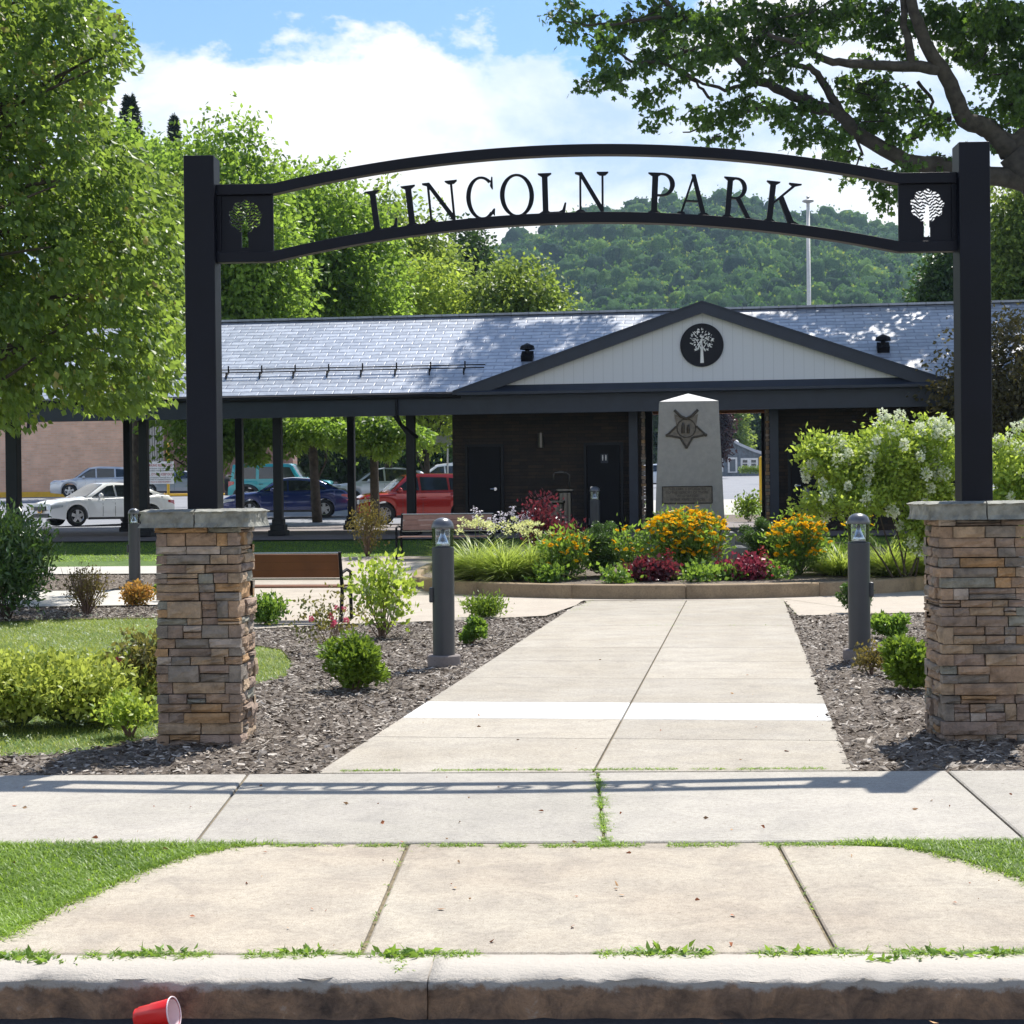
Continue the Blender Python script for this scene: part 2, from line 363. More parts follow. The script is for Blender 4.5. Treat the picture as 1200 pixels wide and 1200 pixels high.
# ------------------------------------------------------------------ foliage geometry
def unit(a): return a/np.maximum(np.linalg.norm(a,axis=1,keepdims=True),1e-9)
def leaf_arrays(P,D,size,width=.55,fold=.25,jit=.25,tint=None,rng=RNG):
    """a folded pointed leaf at every P, heading D"""
    n=len(P); s=size*rng.uniform(1-jit,1+jit,(n,1)); D=unit(D)
    R=unit(rng.normal(size=(n,3))); S=unit(np.cross(D,R)); Nn=np.cross(S,D)
    w=s*width*.5
    V=np.stack([P, P+D*s*.42+S*w+Nn*w*fold, P+D*s-Nn*s*.08, P+D*s*.42-S*w+Nn*w*fold],1).reshape(-1,3)
    b=np.arange(n)[:,None]*4
    F=np.concatenate([b+np.array([[0,1,2]]),b+np.array([[0,2,3]])],1).reshape(-1,3)
    t=np.repeat(tint if tint is not None else rng.random(n),4)
    return V,F,t
def lobed_arrays(P,D,size,jit=.25,tint=None,rng=RNG):
    """a five-lobed leaf (maple / oak like) as a fan of nine points"""
    n=len(P); s=size*rng.uniform(1-jit,1+jit,(n,1)); D=unit(D)
    R=unit(rng.normal(size=(n,3))); S=unit(np.cross(D,R)); Nn=np.cross(S,D)
    prof=[(0,0),(.22,.38),(.34,.16),(.62,.46),(.66,.15),(1,0),(.66,-.15),(.62,-.46),(.34,-.16),(.22,-.38)]
    V=np.stack([P+D*s*a+S*s*b+Nn*s*(-.18*abs(b)-.10*a*a) for a,b in prof],1).reshape(-1,3)
    b=np.arange(n)[:,None]*10
    F=np.concatenate([b+np.array([[0,i,i+1]]) for i in range(1,9)],1).reshape(-1,3)
    t=np.repeat(tint if tint is not None else rng.random(n),10)
    return V,F,t
def cloud(n,c,r,shell=.3,rng=RNG):
    d=unit(rng.normal(size=(n,3))); k=(rng.random((n,1))**shell)
    return np.asarray(c)+d*k*np.asarray(r), d
def cat(parts):
    V=[];F=[];T=[];o=0
    for v,f,t in parts: V.append(v);F.append(f+o);T.append(t);o+=len(v)
    return np.concatenate(V),np.concatenate(F),np.concatenate(T)
def clump_leaves(clumps,nleaf,size,droop=.5,lobed=False,width=.55,shell=.45,rng=RNG):
    """clumps: (centre, radii). Light and dark clumps come from the tint of each clump."""
    vol=np.array([r[0]*r[1]*r[2] for c,r in clumps])**.75; cnt=np.maximum(3,(nleaf*vol/vol.sum()).astype(int))
    out=[]
    for (c,r),n in zip(clumps,cnt):
        P,d=cloud(n,c,r,shell,rng)
        D=d*np.array([1,1,.35])+rng.normal(size=(n,3))*.55+np.array([0,0,-droop])
        base=rng.uniform(.15,.85); t=np.clip(base+rng.normal(size=n)*.2,0,1)
        out.append((lobed_arrays if lobed else leaf_arrays)(P,D,size,tint=t,rng=rng) if lobed else leaf_arrays(P,D,size,width,tint=t,rng=rng))
    return cat(out)
def limb(mb,a,b,r0,r1,bend=.15,n=6,sag=0):
    a=Vector(a); b=Vector(b); L=(b-a).length; o=Vector([random.uniform(-1,1) for _ in range(3)])*L*bend
    pts=[];rs=[]
    for i in range(n+1):
        t=i/n; pts.append(a.lerp(b,t)+o*math.sin(t*PI)+Vector((0,0,-sag*math.sin(t*PI)))); rs.append(r0+(r1-r0)*t)
    mb.tube(pts,rs,7); return pts
def pnoise(P,f,ph):
    return (np.sin(P[:,0]*f+ph)*np.sin(P[:,1]*f*1.13+ph*2.1)*np.sin(P[:,2]*f*1.21+ph*.7)+.6*np.sin(P[:,0]*f*2.3+P[:,2]*f*1.7+ph*3)*np.sin(P[:,1]*f*2.1-P[:,2]*f*1.3+ph))
def sprays(C,out,per,lsize,spread,droop,rng,width=.6,lobed=False,base=None):
    """leaf sprays: every twig end C carries `per` leaves that hang and fan out"""
    n=len(C); T0=base if base is not None else rng.uniform(.15,.85,n)
    tw=unit(out+rng.normal(size=(n,3))*.6)
    k=np.repeat(np.arange(n),per); u=rng.random((n*per,1))
    P=C[k]+tw[k]*(u-.5)*spread*1.6+rng.normal(size=(n*per,3))*spread*np.array([.42,.42,.26])
    D=tw[k]*.7+rng.normal(size=(n*per,3))*.6+np.array([0,0,-droop])
    t=np.clip(T0[k]+rng.normal(size=n*per)*.17,0,1)
    return (lobed_arrays(P,D,lsize,tint=t,rng=rng) if lobed else leaf_arrays(P,D,lsize,width,tint=t,rng=rng))
def tree(name,label,cat_,base,H,crown_c,crown_r,nclump,nleaf,lsize,mat,bark='bark',trunk_r=.25,clump_r=.9,lobed=False,group=None,droop=.5,seed=1,flat=.75,fill=.45,width=.6,gap=-.55,per=12):
    rng=np.random.default_rng(seed); random.seed(seed)
    root=thing(name,label,cat_,tuple(base),0,group); cr=np.array(crown_r); cc=np.array(crown_c)
    nt=int(nleaf/per); d=unit(rng.normal(size=(nt*3,3))); k=rng.random((nt*3,1))**.42
    rough=1+.16*pnoise(d*2.2,1.6,seed)[:,None]+.10*pnoise(d*3,3.1,seed+2)[:,None]
    C=cc+d*k*cr*rough; f=2.6/max(.6,min(cr)*.55)
    keep=pnoise(C,f,seed*1.7)>gap; C=C[keep][:nt]; dd=d[keep][:nt]
    tb_=np.clip(.5+.32*pnoise(C,f*.8,seed*.9)+rng.normal(size=len(C))*.12,0,1)
    V,F,T=sprays(C,dd*np.array([1,1,.5]),per,lsize,lsize*2.4,droop,rng,width,lobed,tb_)
    npmesh('crown',V,F,M[mat],root,T)
    mb=MB(); top=Vector(crown_c)+Vector((0,0,crown_r[2]*.5)); P0=Vector((0,0,-.2))
    limb(mb,P0,top,trunk_r,trunk_r*.2,.02,9)
    for i in range(34):
        c=Vector(C[rng.integers(len(C))]); t=min(.92,max(.2,(c.z-crown_r[2]*.35)/max(.1,top.z))); st=P0.lerp(top,t*.85)
        e=st.lerp(c,.86); p=limb(mb,st,e,trunk_r*.26,.014,.10,6,-.1)
        for q in range(3): limb(mb,p[3+q%3],Vector(C[rng.integers(len(C))]).lerp(p[4],.75),.02,.006,.12,3)
    mb.build('trunk',M[bark],root,True)
    return root
def blades(n,P,D,length,width,curve=.5,tint=None,rng=RNG,seg=3):
    """arching grass blades: P base, D initial direction"""
    D=unit(D); L=length*rng.uniform(.6,1.15,(n,1)); w=width*rng.uniform(.7,1.2,(n,1))
    hor=D*np.array([1,1,0]); hor=unit(hor+rng.normal(size=(n,3))*.01*np.array([1,1,0])); S=np.cross(hor,np.array([[0,0,1.]])); 
    rows=[]
    for i in range(seg+1):
        t=i/seg; c=P+D*L*t+hor*L*curve*t*t*.7+np.array([[0,0,-1.]])*L*curve*t*t*.75
        ww=w*(1-t)**.6*.5
        if i<seg: rows+= [c-S*ww,c+S*ww]
        else: rows+=[c]
    k=len(rows); V=np.stack(rows,1).reshape(-1,3); b=np.arange(n)[:,None]*k; F=[]
    for i in range(seg-1):
        a=2*i; F+= [b+np.array([[a,a+1,a+3]]), b+np.array([[a,a+3,a+2]])]
    a=2*(seg-1); F.append(b+np.array([[a,a+1,a+2]]))
    F=np.concatenate(F,1).reshape(-1,3)
    return V,F,np.repeat(tint if tint is not None else rng.random(n),k)
def shrub(name,label,base,r,h,nleaf,lsize,mat,nclump=14,clump=.4,stems=6,stem_mat='twig',cat_='shrub',droop=-.3,seed=3,blossom=None,width=.6,group=None,z0=.12,stem_r=.012,fill=.45,loose=True):
    """blossom=(material, count, radius, leafsize) panicles near the surface"""
    rng=np.random.default_rng(seed); random.seed(seed)
    root=thing(name,label,cat_,tuple(base),0,group)
    cl=[]
    for i in range(nclump):
        d=unit(rng.normal(size=(1,3)))[0]; k=rng.random()**fill
        c=np.array([d[0]*k*r[0]*.8,d[1]*k*r[1]*.8,h*(.5+z0/2)+d[2]*k*h*(.42-z0/2)])
        s=clump*rng.uniform(.7,1.2)*min(r[0],h); cl.append((c,(s,s,s*.8)))
    if loose and nclump>=9:
        n=int(nleaf/8); d=unit(rng.normal(size=(n*2,3))); k=rng.random((n*2,1))**.5; q=1+.22*pnoise(d*2.3,2.1,seed)[:,None]
        C=d*k*q*np.array([r[0],r[1],h*(.5-z0/2)])+np.array([0,0,h*(.5+z0/2)]); C=C[pnoise(C/max(.05,min(r)),3.6,seed)>-.55][:n]
        tt=np.clip(.5+.35*pnoise(C/max(.05,min(r)),3.2,seed+1)+rng.normal(size=len(C))*.15,0,1); up=np.array([0,0,1.0])
        V,F,T=sprays(C,(C-np.array([0,0,h*.1]))/max(r)+up*.5,8,lsize,lsize*1.9,droop*.5,rng,width,False,tt)
    else: V,F,T=clump_leaves(cl,nleaf,lsize,droop,False,width,.5,rng)
    keep=V[:,2]; V[:,2]=np.maximum(keep,.01)
    npmesh('foliage',V,F,M[mat],root,T)
    mb=MB()
    for c,rr in (cl*3)[:stems]:
        limb(mb,(random.uniform(-.08,.08)*r[0],random.uniform(-.08,.08)*r[1],-.03),c,stem_r,stem_r*.3,.08,5)
    if stems: mb.build('stem',M[stem_mat],root,True)
    if blossom:
        bm_,cnt,br,ls=blossom; parts=[]
        for i in range(cnt):
            c,rr=cl[rng.integers(len(cl))]; d=unit(rng.normal(size=(1,3)))[0]; d[2]=abs(d[2])*.8+.1; d[1]=-abs(d[1])*.8 if rng.random()<.7 else d[1]
            p=np.asarray(c)+d*np.asarray(rr)*1.0
            q=br*rng.uniform(.7,1.2); P,dd=cloud(int(40),p,(q,q,q*1.25),.5,rng); parts.append(leaf_arrays(P,dd,ls,.9,rng=rng,tint=rng.uniform(.2,1,40)))
        V,F,T=cat(parts); npmesh('blossom',V,F,M[bm_],root,T)
    return root
def daisies(root,pts,size,rng,mat='pet_yellow',part='blossom'):
    """flat ray flowers, each a ring of petals with a domed centre"""
    V=[];F=[];T=[];o=0
    for p in pts:
        s=size*rng.uniform(.75,1.15); nrm=unit(np.array([[rng.normal()*.45,-.35+rng.normal()*.4,1]]))[0]
        a=unit(np.cross(nrm,np.array([[0,1,.1]])))[0]; b=np.cross(nrm,a); k=10; tt=rng.random()
        for j in range(k):
            t0=2*PI*j/k; e=a*math.cos(t0)+b*math.sin(t0); q=-a*math.sin(t0)+b*math.cos(t0)
            V+=[p+e*s*.12,p+e*s*.32+q*s*.13-nrm*s*.03,p+e*s*.5-nrm*s*.1,p+e*s*.32-q*s*.13-nrm*s*.03]; F+=[(o,o+1,o+2),(o,o+2,o+3)]; T+=[tt]*4; o+=4
        for j in range(6):
            t0=2*PI*j/6; t1=2*PI*(j+1)/6
            V+=[p+nrm*s*.14,p+(a*math.cos(t0)+b*math.sin(t0))*s*.17,p+(a*math.cos(t1)+b*math.sin(t1))*s*.17]; F.append((o,o+1,o+2)); T+=[0]*3; o+=3
    npmesh(part,np.array(V),np.array(F),M[mat],root,T)
# ================================================================== camera, sun, sky
cd=bpy.data.cameras.new('camera'); cam=bpy.data.objects.new('camera',cd); col.objects.link(cam); sc.camera=cam
cd.sensor_width=36; cd.lens=60; cd.clip_start=.1; cd.clip_end=8000
cam.matrix_world=Matrix.Translation((0,0,CAMH))@Matrix([[float(x) for x in r] for r in CM]).to_4x4()
SD=Vector((1.05,2.1,3.8)).normalized()
sl=bpy.data.lights.new('sun','SUN'); sl.energy=4.9; sl.angle=math.radians(.53); sl.color=(1,.955,.88)
so=bpy.data.objects.new('sun',sl); col.objects.link(so); so.rotation_euler=SD.to_track_quat('Z','Y').to_euler(); so.location=(20,30,60)
w=bpy.data.worlds.new('World'); sc.world=w; w.use_nodes=True
class W: node_tree=w.node_tree
t=NT(W); bg=t.n['Background']
sky=t.N('ShaderNodeTexSky',sky_type='NISHITA',sun_disc=False,sun_elevation=math.asin(SD.z),sun_rotation=math.atan2(SD.x,SD.y),air_density=1.1,dust_density=.6,ozone_density=2.5)
SKYS=.088
geo=t.N('ShaderNodeTexCoord').outputs['Generated']
sp=t.N('ShaderNodeSeparateXYZ'); t.L(geo,sp.inputs[0]); el=sp.outputs[2]
mp=t.N('ShaderNodeMapping'); mp.inputs['Scale'].default_value=(1,1,1.9); mp.inputs['Location'].default_value=(.35,.1,.02); t.L(geo,mp.inputs[0])
n1=t.noise(6.5,10,.60,mp.outputs[0],.1); n2=t.noise(2.0,3,.5,mp.outputs[0]); n3=t.noise(7,8,.6,mp.outputs[0],.2)
# cloud bank: thick towards the horizon, thinning with elevation; a clearer patch to the upper left
dx=t.math('SUBTRACT',sp.outputs[0],-.13); dz=t.math('SUBTRACT',el,.285)
d2=t.math('ADD',t.math('MULTIPLY',t.math('MULTIPLY',dx,dx),11.0),t.math('MULTIPLY',t.math('MULTIPLY',dz,dz),260.0))
hole=t.math('MULTIPLY',t.math('POWER',2.718,t.math('MULTIPLY',d2,-1.0)),-.42)
bank=t.ramp(el,[(0,(.46,)*3),(.16,(.48,)*3),(.225,(.43,)*3),(.31,(.31,)*3),(.5,(.04,)*3),(1,(-.10,)*3)])
den=t.math('ADD',t.math('ADD',t.math('ADD',n1,t.math('MULTIPLY',n2,.55)),bank),hole)
mask=t.ramp(den,[(.875,(0,0,0)),(.90,(.45,)*3),(.93,(.88,)*3),(1.0,(1,1,1))])
shade=t.ramp(t.math('ADD',t.math('MULTIPLY',n3,.55),t.math('MULTIPLY',n2,.45)),[(.42,(.50,.66,.91)),(.495,(.80,.88,.97)),(.545,(1.0,1.0,1.0))])
skc=t.mix(1.0,sky.outputs[0],(SKYS*.78,SKYS*.95,SKYS*1.12),'MULTIPLY')
CL=t.mix(1.0,shade,(.72,.72,.72),'MULTIPLY')
fin=t.mix(mask,skc,CL)
t.L(fin,bg.inputs[0]); bg.inputs[1].default_value=1.0
sc.view_settings.view_transform='Standard'; sc.view_settings.look='None'; sc.view_settings.exposure=.73; sc.view_settings.gamma=1
sc.render.engine='CYCLES'; sc.cycles.max_bounces=7; sc.cycles.diffuse_bounces=3; sc.cycles.transparent_max_bounces=12; sc.cycles.volume_bounces=0
# ================================================================== ground and paving
def clipv(poly,vmin,vmax):
    def clip(P,keep,val):
        out=[]
        for i in range(len(P)):
            a=P[i];b=P[(i+1)%len(P)]; ka,kb=keep(a[1]),keep(b[1])
            if ka: out.append(a)
            if ka!=kb:
                t_=(val-a[1])/(b[1]-a[1]); out.append((a[0]+(b[0]-a[0])*t_,val))
        return out
    P=clip(poly,lambda v:v>=vmin,vmin)
    return clip(P,lambda v:v<=vmax,vmax) if len(P)>2 else []
def sheet_uv(mb,poly,dz,tint=.5):
    for (a,za),(b,zb) in zip(PROF,PROF[1:]):
        P=clipv(poly,a,b)
        if len(P)>2 and max(p[1] for p in P)-min(p[1] for p in P)>1e-4:
            mb.add([(*uv(u,v),tzv(v)+dz) for u,v in P],[tuple(range(len(P)))],tint)
    return mb
def pxpoly(pts): return [to_uv(*gt(*p)[:2]) for p in pts]
def smooth(poly,n=2):
    for _ in range(n):
        poly=[q for i in range(len(poly)) for a,b in [(poly[i],poly[(i+1)%len(poly)])] for q in ((a[0]*.75+b[0]*.25,a[1]*.75+b[1]*.25),(a[0]*.25+b[0]*.75,a[1]*.25+b[1]*.75))]
    return poly
G=MB(); rows=[[suv(-150,5.6),suv(150,5.6)]]
for v,_z in PROF[1:-1]:
    k=160 if v<60 else 800
    rows.append([uv(-k,v),uv(k,v)])
zs=[0]+[z for v,z in PROF[1:-1]]
for (r0,z0),(r1,z1) in zip(zip(rows,zs),list(zip(rows,zs))[1:]):
    G.add([(*r0[0],z0-.03),(*r0[1],z0-.03),(*r1[1],z1-.03),(*r1[0],z1-.03)],[(0,1,2,3)])
struct(G.build('ground',M['ground']))
rd=MB(); rd.add([(*suv(-150,-60),-.125),(*suv(150,-60),-.125),(*suv(150,5.6),-.125),(*suv(-150,5.6),-.125)],[(0,1,2,3)]); struct(rd.build('road',M['road']))
# kerb: three long stones, rough front face, gently worn top edge
def kerb(u0,u1):
    mb=MB(); n=max(2,int((u1-u0)/.06)); prof=[(5.46,-.14),(5.456,-.06),(5.457,-.010),(5.469,.001),(5.60,.004),(5.758,.002),(5.758,-.10)]
    V=[];F=[]
    for i in range(n+1):
        u=u0+(u1-u0)*i/n
        for j,(v,z) in enumerate(prof):
            q=.007 if j<4 else .0015
            V.append((*suv(u,v+RNG.normal()*q),z+RNG.normal()*q*.6))
    k=len(prof)
    for i in range(n):
        for j in range(k-1): F.append((i*k+j,(i+1)*k+j,(i+1)*k+j+1,i*k+j+1))
    F.append(tuple(range(k))); F.append(tuple(n*k+j for j in range(k)))
    mb.add(V,F); return mb
for u0,u1 in ((-9,-3.2),(-3.196,-.48),(-.476,3.1),(3.104,9)):
    o=kerb(u0,u1).build('kerb',M['curbface'],None,True); struct(o)
# joint bed under the slabs
jb=MB(); jb.add([(*suv(-60,5.76),-.016),(*suv(60,5.76),-.016),(*suv(60,9.64),-.016),(*suv(-60,9.64),-.016)],[(0,1,2,3)]); struct(jb.build('paving_bed',M['joint']))
def jpt(px,py): return to_suv(*g(px,py)[:2])
# pavement slabs
SJ=[(jpt(290,907)[0],jpt(235,981)[0]),(jpt(700,905)[0],jpt(708,985)[0]),(jpt(1110,903)[0],jpt(1197,980)[0])]
d0=SJ[1][0]-SJ[0][0]; d1=SJ[2][0]-SJ[1][0]
JJ=[(SJ[0][0]-d0*k,SJ[0][1]-d0*k) for k in (8,7,6,5,4,3,2,1)]+SJ+[(SJ[2][0]+d1*k,SJ[2][1]+d1*k) for k in range(1,9)]
mb=MB()
def slab(mb,q,z,th=.06,tint=.5,rnd=.012):
    """quad q of xy points (ccw) with a softened top edge"""
    c=np.mean(np.array(q),0); n=len(q); ins=[]
    for p in q:
        d=c-np.array(p); ins.append(tuple(np.array(p)+d/np.linalg.norm(d)*rnd))
    V=[(*p,z-th) for p in q]+[(*p,z-rnd*.5) for p in q]+[(*p,z) for p in ins]
    F=[(i,(i+1)%n,(i+1)%n+n,i+n) for i in range(n)]+[(i+n,(i+1)%n+n,(i+1)%n+2*n,i+2*n) for i in range(n)]+[tuple(range(2*n,3*n))]
    mb.add(V,F,tint)
gp=.007
for (a0,a1),(b0,b1) in zip(JJ,JJ[1:]):
    slab(mb,[suv(a1+gp,7.672),suv(b1-gp,7.672),suv(b0-gp,9.612),suv(a0+gp,9.612)],0,tint=random.uniform(.25,.75))
struct(mb.build('pavement',M['sidewalk']))
# apron slabs with flared corners
mb=MB(); L0,L1=jpt(475,995)[0],jpt(425,1112)[0]; R0,R1=jpt(915,995)[0],jpt(978,1112)[0]
slab(mb,[suv(L1+.008,5.785),suv(R1-.008,5.785),suv(R0-.008,7.632),suv(L0+.008,7.632)],0,tint=.5)
lft=[jpt(*p) for p in ((-60,1112),(0,1098),(60,1066),(110,1043),(160,1022),(215,1003),(262,994))]
slab(mb,[suv(*p) for p in [(L1-.008,5.785),(L0-.008,7.632),(lft[-1][0]+.02,7.632)]+lft[::-1][:-1]+[(lft[0][0],5.785)]],0,tint=.62)
rgt=[jpt(*p) for p in ((1062,993),(1100,999),(1140,1010),(1200,1028),(1270,1060),(1330,1110))]
slab(mb,[suv(*p) for p in [(R1+.008,5.785),(rgt[-1][0],5.785)]+rgt[::-1][:-0 or None]+[(R0+.008,7.632)]],0,tint=.42)
struct(mb.build('apron',M['apron']))
# park path slabs
cy=[905.5,866,843,823.5,795,775,759,733,721,703.5]
vs=[to_uv(*g(700+(803-700)*(905-y)/(905-702),y)[:2])[1] for y in cy]
pm=MB(); pw=MB(); pb=MB()
for i,(a,b) in enumerate(zip(vs,vs[1:])):
    tgt=pw if i==2 else pm
    for u0,u1 in (((-2.42,-.85),(-.85,.60))):
        # the first row meets the pavement along the street line
        def P(u,v,first=False):
            x,y=uv(u,v)
            if first:
                d=np.array(uv(0,1))-np.array(uv(0,0)); s,vv=to_suv(x,y); k=(9.632-vv)/to_suv(*d)[1]; return (x+d[0]*k,y+d[1]*k)
            return (x,y)
        slab(tgt,[P(u0+gp,a+gp,i==0),P(u1-gp,a+gp,i==0),P(u1-gp,b-gp*.6),P(u0+gp,b-gp*.6)],.002,tint=random.uniform(.3,.7),rnd=.008)
struct(pm.build('path',M['path'])); struct(pw.build('path_band',M['whiteband']))
pb.add([(*uv(-2.43,9.3),-.020),(*uv(.61,9.7),-.020),(*uv(.61,vs[-1]+.1),-.020),(*uv(-2.43,vs[-1]+.1),-.020)],[(0,1,2,3)]); struct(pb.build('path_bed',M['joint']))
# plaza
BC=np.array([2.95,30.7]); BR=4.75
pz=MB(); plz=pxpoly([(250,722),(300,737),(390,732),(480,729),(560,726),(640,722),(688,705),(918,703.5),(935,722),(1010,720),(1085,718),(1300,712),(1300,645),(430,653),(250,656)])
sheet_uv(pz,plz,.002,.5); struct(pz.build('plaza',M['plaza']))
pj=MB()
for a in np.linspace(0,2*PI,15)[:-1]:
    p=[(BC[0]+math.cos(a)*r,BC[1]+math.sin(a)*r) for r in (BR+.05,BR+3.4)]
    d=np.array([-math.sin(a),math.cos(a)])*.006
    n=10
    for i in range(n):
        A=np.array(p[0])+(np.array(p[1])-np.array(p[0]))*i/n; B=np.array(p[0])+(np.array(p[1])-np.array(p[0]))*(i+1)/n
        q=[A-d,A+d,B+d,B-d]; vv=[to_uv(*k)[1] for k in q]
        if min(vv)<20.9 or max(vv)>33.5 or (abs(p[1][0])<9 and A[1]<vs[-1]*.99 and to_uv(*A)[0]>-2.4 and to_uv(*A)[0]<.6): continue
        pj.add([(*k,tz(*k)+.0045) for k in q],[(0,1,2,3)])
struct(pj.build('plaza_joints',M['joint']))
wk=MB(); sheet_uv(wk,pxpoly([(-80,713),(250,708),(250,691),(-80,694)]),.002); sheet_uv(wk,pxpoly([(-80,674),(250,672),(250,663),(-80,666)]),.002); struct(wk.build('park_walk',M['walk']))
# mulch beds
ml=MB()
A=pxpoly([(-120,888),(60,882),(140,871),(186,862),(300,800),(335,792),(343,775),(330,760),(300,755),(190,723),(60,725),(-120,732),(-120,713),(185,711),(250,724),(300,738),(480,730),(640,723),(690,706)])
A+= [(-2.41,vs[-1]),(-2.41,9.9)]; x,y=g(-120,908)[:2]
A+= [to_uv(*suv(to_suv(*uv(-2.41,9.9))[0],9.63)),to_uv(*suv(to_suv(x,y)[0],9.63))]
sheet_uv(ml,A,-.014); 
Cc=pxpoly([(935,722),(1085,718),(1320,712)])
Cc+= [to_uv(*suv(9,9.63)),to_uv(*suv(to_suv(*uv(.60,9.4))[0],9.63)),(.60,vs[-1])]
sheet_uv(ml,Cc,-.014)
sheet_uv(ml,pxpoly([(-80,692),(250,690),(250,673),(-80,675)]),-.010)
struct(ml.build('mulch_bed',M['mulch']))
def inpoly(P,poly):
    x,y=P[:,0],P[:,1]; c=np.zeros(len(P),bool); n=len(poly)
    for i in range(n):
        x1,y1=poly[i];x2,y2=poly[(i+1)%n]
        if y1==y2: continue
        m=((y1>y)!=(y2>y))&(x<(x2-x1)*(y-y1)/(y2-y1)+x1); c^=m
    return c
def tz_np(u,v): return np.interp(v,[p[0] for p in PROF],[p[1] for p in PROF])
def uv_np(U): return np.stack([U[:,0]*math.cos(TH)+U[:,1]*math.sin(TH),-U[:,0]*math.sin(TH)+U[:,1]*math.cos(TH)],1)
def scatter(poly,n,dens=None):
    p=np.array(poly); lo,hi=p.min(0),p.max(0); U=RNG.uniform(lo,hi,(int(n*2.2),2)); U=U[inpoly(U,poly)]
    return U[:n]
def chips(U,size,name):
    n=len(U); XY=uv_np(U); z=tz_np(U[:,0],U[:,1])-.008; L=size*np.clip(np.exp(RNG.normal(size=n)*.45),.3,2.0); Wd=L*RNG.uniform(.2,.5,n); a=RNG.uniform(0,PI,n)
    a=np.where(RNG.random(n)<.6,a*.35-.2,a)
    tl=RNG.normal(size=n)*.32; tr_=RNG.normal(size=n)*.45
    dx=np.stack([np.cos(a)*np.cos(tl),np.sin(a)*np.cos(tl),np.sin(tl)],1)*L[:,None]*.5
    dy=np.stack([-np.sin(a)*np.cos(tr_),np.cos(a)*np.cos(tr_),np.sin(tr_)],1)*Wd[:,None]*.5
    C=np.stack([XY[:,0],XY[:,1],z+RNG.uniform(0,.02,n)],1); k=RNG.uniform(.5,1,(n,1))
    V=np.stack([C-dx-dy*k,C+dx-dy,C+dx*k+dy,C-dx+dy],1).reshape(-1,3); b=np.arange(n)[:,None]*4
    F=np.concatenate([b+np.array([[0,1,2]]),b+np.array([[0,2,3]])],1).reshape(-1,3)
    o=npmesh(name,V,F,M['chip'],None,np.repeat(RNG.random(n),4)); return o
U=np.concatenate([scatter(A,85000),scatter(Cc,62000),scatter(pxpoly([(-80,692),(250,690),(250,673),(-80,675)]),4000)])
tag(chips(U,.028,'mulch_chips'),'grey brown wood mulch chips strewn over the planting beds','mulch',kind='stuff')
# pavilion slab, lot, island
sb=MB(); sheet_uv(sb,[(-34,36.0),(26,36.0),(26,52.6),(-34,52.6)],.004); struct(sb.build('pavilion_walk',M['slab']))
lt=MB(); sheet_uv(lt,[(-70,52.6),(-6.9,52.6),(-6.9,205),(-70,205)],.0); sheet_uv(lt,[(-6.9,76),(60,76),(60,205),(-6.9,205)],0); struct(lt.build('parking_lot',M['lot']))
iw=MB(); sheet_uv(iw,[(-4,60),(-.3,60),(1.6,76),(-4,76)],.0); struct(iw.build('island_walk',M['walk']))
im=MB(); sheet_uv(im,[(-6.9,52.7),(12,52.7),(12,60),(-6.9,60)],-.01); struct(im.build('island_bed',M['mulch']))
lm=MB()
for u in (-1.5,3.5,8.5,13.5,18.5,23.5): sheet_uv(lm,[(u+10,108),(u+10.15,108),(u+10.15,114),(u+10,114)],.006)
for u in (-32,-29,-26,-23,-20,-17,-14,-11): sheet_uv(lm,[(u,68),(u+.12,68),(u+.12,73),(u,73)],.006)
struct(lm.build('lot_markings',M['whitepaint']))
# planting bed kerb ring in separate cast segments, and its soil
cuts=[0,28,58,88,118,148,176,200,222,243.5]
def ring_seg(a0,a1):
    mb=MB(); n=max(2,int((a1-a0)/3)); V=[];F=[]
    for i in range(n+1):
        a=math.radians(a0+(a1-a0)*i/n)
        for r,z in ((BR,-.05),(BR,.195),(BR-.015,.215),(BR-.145,.222),(BR-.16,.20),(BR-.16,-.05)):
            x,y=BC[0]+math.cos(a)*r,BC[1]+math.sin(a)*r; zz=max(0,tz(*(BC+np.array([math.cos(a),math.sin(a)])*BR))-.12)
            V.append((x,y,z+zz if z>0 else z))
    k=6
    for i in range(n):
        for j in range(k-1): F.append((i*k+j,(i+1)*k+j,(i+1)*k+j+1,i*k+j+1))
    F+= [tuple(range(k)),tuple(n*k+j for j in range(k))]
    return mb.add(V,F)
px2ang=lambda px: math.degrees(math.atan2(*(np.array([(g(px,700)[1]),(g(px,700)[0])])-BC[::-1])))
for a0,a1 in ((0,34),(34,68),(68,102),(102,136),(136,166),(166,196),(196,222),(222,244.6),(244.6,266.2),(266.2,292),(292,318),(318,340),(340,360)):
    struct(ring_seg(a0+.08,a1-.08).build('bed_kerb',M['bedcurb'],None,True))
sl_=MB(); V=[];F=[]; nr=8; na=48
def soilz(x,y): 
    r=math.hypot(x-BC[0],y-BC[1])/BR; return max(.17,tz(x,y)+.0)+.12*(1-r*r)
for i in range(nr+1):
    r=(BR-.15)*i/nr
    for j in range(na):
        x,y=BC[0]+r*math.cos(2*PI*j/na),BC[1]+r*math.sin(2*PI*j/na); V.append((x,y,soilz(x,y)))
for i in range(nr):
    for j in range(na): F.append((i*na+j,i*na+(j+1)%na,(i+1)*na+(j+1)%na,(i+1)*na+j))
sl_.add(V,F); struct(sl_.build('flower_bed_soil',M['mulch']))
